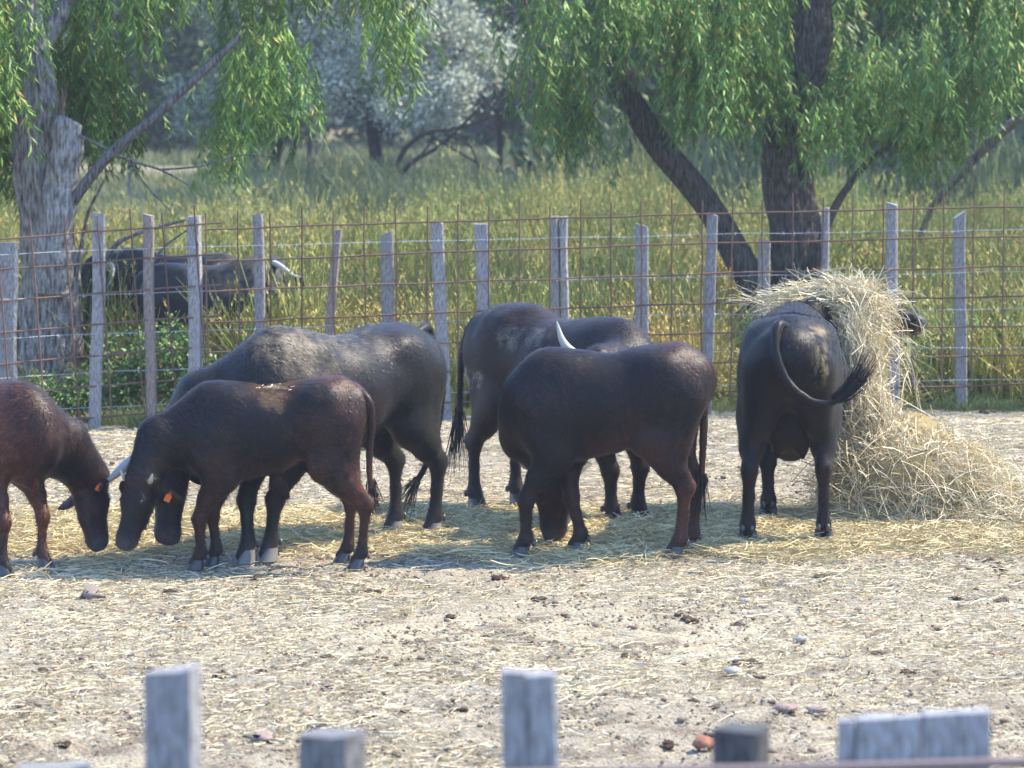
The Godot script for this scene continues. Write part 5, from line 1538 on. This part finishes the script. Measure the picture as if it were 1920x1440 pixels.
# ---------------------------------------------------------------- small things on the ground
func build_clods() -> void:
	var dung := []
	for v in 4:
		var sh := Shape.new()
		for i in 4 + v:
			var a := rng.randf() * TAU
			var r := 0.035 * sqrt(rng.randf())
			var q := rng.randf_range(0.014, 0.030)
			sh.blob(Vector3(cos(a) * r * 1.5, q * 0.55, sin(a) * r), Vector3(q * 1.35, q * 0.8, q * 1.1), Color(0.05, 0.032, 0.022).lerp(Color(0.10, 0.065, 0.04), rng.randf()), noise, 0.85, v * 31.0 + i * 7.0, 7, 10)
		dung.append(sh.mesh())
	# x, z, size
	for q in DUNG:
		var d := whole("dung_clod", dung[rng.randi() % 4], M.stone)
		d.position = Vector3(q[0], ground_height(q[0], q[1]) - 0.004, q[1])
		d.rotation.y = rng.randf() * TAU
		d.scale = Vector3(1.0, 0.75, 1.0) * q[2] * rng.randf_range(0.55, 0.85)
		tag(d, "dark brown dried dung clod lying on the straw-strewn ground", "dung", "dung clods on the corral floor")
	for q in STONES:
		var sh := Shape.new()
		sh.blob(Vector3(0, q[3] * 0.3, 0), Vector3(q[2], q[3] * 0.9, q[2] * 0.75) * 0.42, q[4] * 0.85, noise, 1.3, q[0] * 50.0, 9, 13)
		var s := whole("stone", sh.mesh(), M.stone)
		s.position = Vector3(q[0], ground_height(q[0], q[1]), q[1])
		tag(s, q[5], "stone", "stones on the corral floor")

var DUNG := [ [-1.48, -15.59, 1.3], [-1.56, -15.47, 1.2], [-1.88, -15.50, 0.9], [-1.87, -13.59, 0.9], [-1.18, -15.86, 1.1], [-1.25, -15.62, 0.9], [-0.72, -15.48, 1.1], [-0.63, -15.44, 0.8], [-0.06, -15.84, 1.1], [0.12, -15.34, 0.8], [-0.92, -15.43, 0.8], [-0.36, -15.27, 0.9], [-1.71, -13.77, 0.7], [-1.66, -13.92, 0.6], [-1.57, -13.92, 0.6], [-1.17, -13.61, 1.0], [-1.21, -13.89, 0.5], [-1.00, -13.56, 0.9], [-0.88, -13.68, 1.0], [-0.75, -13.88, 0.9], [-0.63, -13.79, 0.8], [-0.54, -13.83, 0.8], [-0.27, -14.81, 0.9], [-0.67, -14.58, 0.7], [-0.94, -14.07, 0.7], [-0.40, -12.80, 1.0], [-0.29, -12.82, 0.8], [-0.20, -12.80, 0.7], [0.45, -13.19, 0.8], [0.51, -13.16, 1.0], [0.70, -13.01, 0.8], [0.96, -13.78, 1.3], [1.26, -13.68, 1.2], [1.36, -13.69, 0.9], [0.96, -13.55, 0.8], [0.98, -13.44, 0.6], [1.51, -13.98, 0.8], [1.59, -13.56, 0.8], [1.98, -14.01, 0.8], [2.21, -15.29, 1.2], [2.07, -15.34, 1.2], [2.00, -15.29, 0.9], [1.44, -15.86, 1.1], [1.74, -16.20, 0.8], [2.31, -16.37, 1.1], [2.32, -16.17, 1.0], [0.87, -16.08, 0.7], [1.16, -15.71, 0.5], [1.71, -15.78, 0.5], [0.77, -14.76, 0.9], [0.79, -14.72, 0.8], [0.99, -14.74, 0.9], [0.23, -14.92, 0.7], [0.12, -15.34, 0.7], [0.77, -12.86, 0.8], [0.48, -13.92, 0.8], [0.79, -13.89, 0.7], [-0.08, -16.79, 0.8], [0.07, -18.48, 1.0], [-0.71, -12.48, 0.9], [-0.54, -12.68, 0.7], [-1.62, -12.20, 0.8], [-1.85, -12.78, 0.7], [-1.01, -12.78, 0.7], [-0.41, -12.00, 0.8], [0.56, -12.20, 0.8], [1.04, -12.68, 0.7], [1.67, -12.78, 0.6], [3.15, -22.62, 1.4], [2.79, -21.78, 0.9] ]

var STONES := [ [-1.90, -15.32, 0.14, 0.07, Color(0.36, 0.29, 0.24), "flat pinkish stone left of the calf's forefeet"], [0.69, -12.18, 0.09, 0.07, Color(0.42, 0.20, 0.13), "orange brick fragment beside the dark foreground post"], [1.21, -14.20, 0.06, 0.04, Color(0.55, 0.52, 0.47), "small white stone in the middle of the bare floor"], [0.88, -13.49, 0.07, 0.05, Color(0.55, 0.50, 0.42), "pale round stone beside a dark dung clod"], [1.03, -12.76, 0.1, 0.05, Color(0.44, 0.32, 0.26), "flat pink stone nearer the dark foreground post"], [1.15, -12.77, 0.09, 0.05, Color(0.48, 0.38, 0.31), "pale pink stone, the one closer to the foreground boards"], [-0.91, -12.24, 0.11, 0.05, Color(0.40, 0.31, 0.27), "flat reddish stone above the short foreground post"], [-0.77, -12.70, 0.06, 0.03, Color(0.50, 0.36, 0.26), "small orange-pink chip on the straw left of the tall pale post"], [1.04, -15.25, 0.06, 0.03, Color(0.50, 0.47, 0.43), "small pale stone below the rear-facing cow's hooves"] ]
func setup() -> void:
	var cam := Camera3D.new()
	add_child(cam)
	var lens := CameraAttributesPhysical.new()
	lens.frustum_focal_length = 107.4
	lens.frustum_focus_distance = 16.9
	lens.frustum_near = 0.1
	lens.frustum_far = 600.0
	lens.exposure_aperture = 4.2
	cam.attributes = lens
	cam.position = Vector3(0, 2.6, 0)
	cam.rotation.x = -atan(688.0 / 6443.0)
	var env := Environment.new()
	env.background_mode = Environment.BG_SKY
	env.tonemap_mode = Environment.TONE_MAPPER_LINEAR
	env.tonemap_exposure = 2.75
	env.fog_enabled = true
	env.fog_density = 0.0008
	env.fog_light_color = Color(0.86, 0.89, 0.93)
	env.sdfgi_enabled = true
	env.ssao_enabled = true
	env.ssil_enabled = true
	var sky := Sky.new()
	var sm := ProceduralSkyMaterial.new()
	sm.sky_top_color = Color(0.38, 0.53, 0.76)
	sm.sky_horizon_color = Color(0.72, 0.80, 0.88)
	sm.ground_horizon_color = Color(0.55, 0.52, 0.46)
	sm.ground_bottom_color = Color(0.4, 0.36, 0.3)
	sm.sky_energy_multiplier = 1.3
	sky.sky_material = sm
	env.sky = sky
	var we := WorldEnvironment.new()
	we.environment = env
	add_child(we)
	var sun := DirectionalLight3D.new()
	sun.light_energy = 1.45
	sun.light_angular_distance = 0.53
	sun.light_color = Color(1.0, 0.96, 0.89)
	sun.shadow_enabled = true
	add_child(sun)
	sun.look_at_from_position(Vector3(0.74, 0.92, -0.24) * 50.0, Vector3.ZERO, Vector3.UP)

func cattle() -> void:
	var herd := herd_list()
	var out := []
	out.resize(herd.size())
	var job := WorkerThreadPool.add_group_task(sculpt.bind(herd, out), herd.size())
	WorkerThreadPool.wait_for_group_task_completion(job)
	for i in herd.size():
		finish_beast(herd[i], out[i])

func _ready() -> void:
	rng.seed = 7
	noise.seed = 11
	noise.frequency = 0.02
	noise.fractal_octaves = 3
	fine.seed = 12
	fine.frequency = 0.05
	fine.fractal_octaves = 2
	cells.noise_type = FastNoiseLite.TYPE_CELLULAR
	cells.cellular_return_type = FastNoiseLite.RETURN_DISTANCE
	cells.fractal_type = FastNoiseLite.FRACTAL_NONE
	cells.frequency = 1.0
	cells.seed = 5
	setup()
	make_materials()
	build_ground()
	build_far_fence()
	build_near_fence()
	build_willows()
	build_background()
	build_grass()
	build_hay()
	cattle()
	build_litter()
	build_clods()
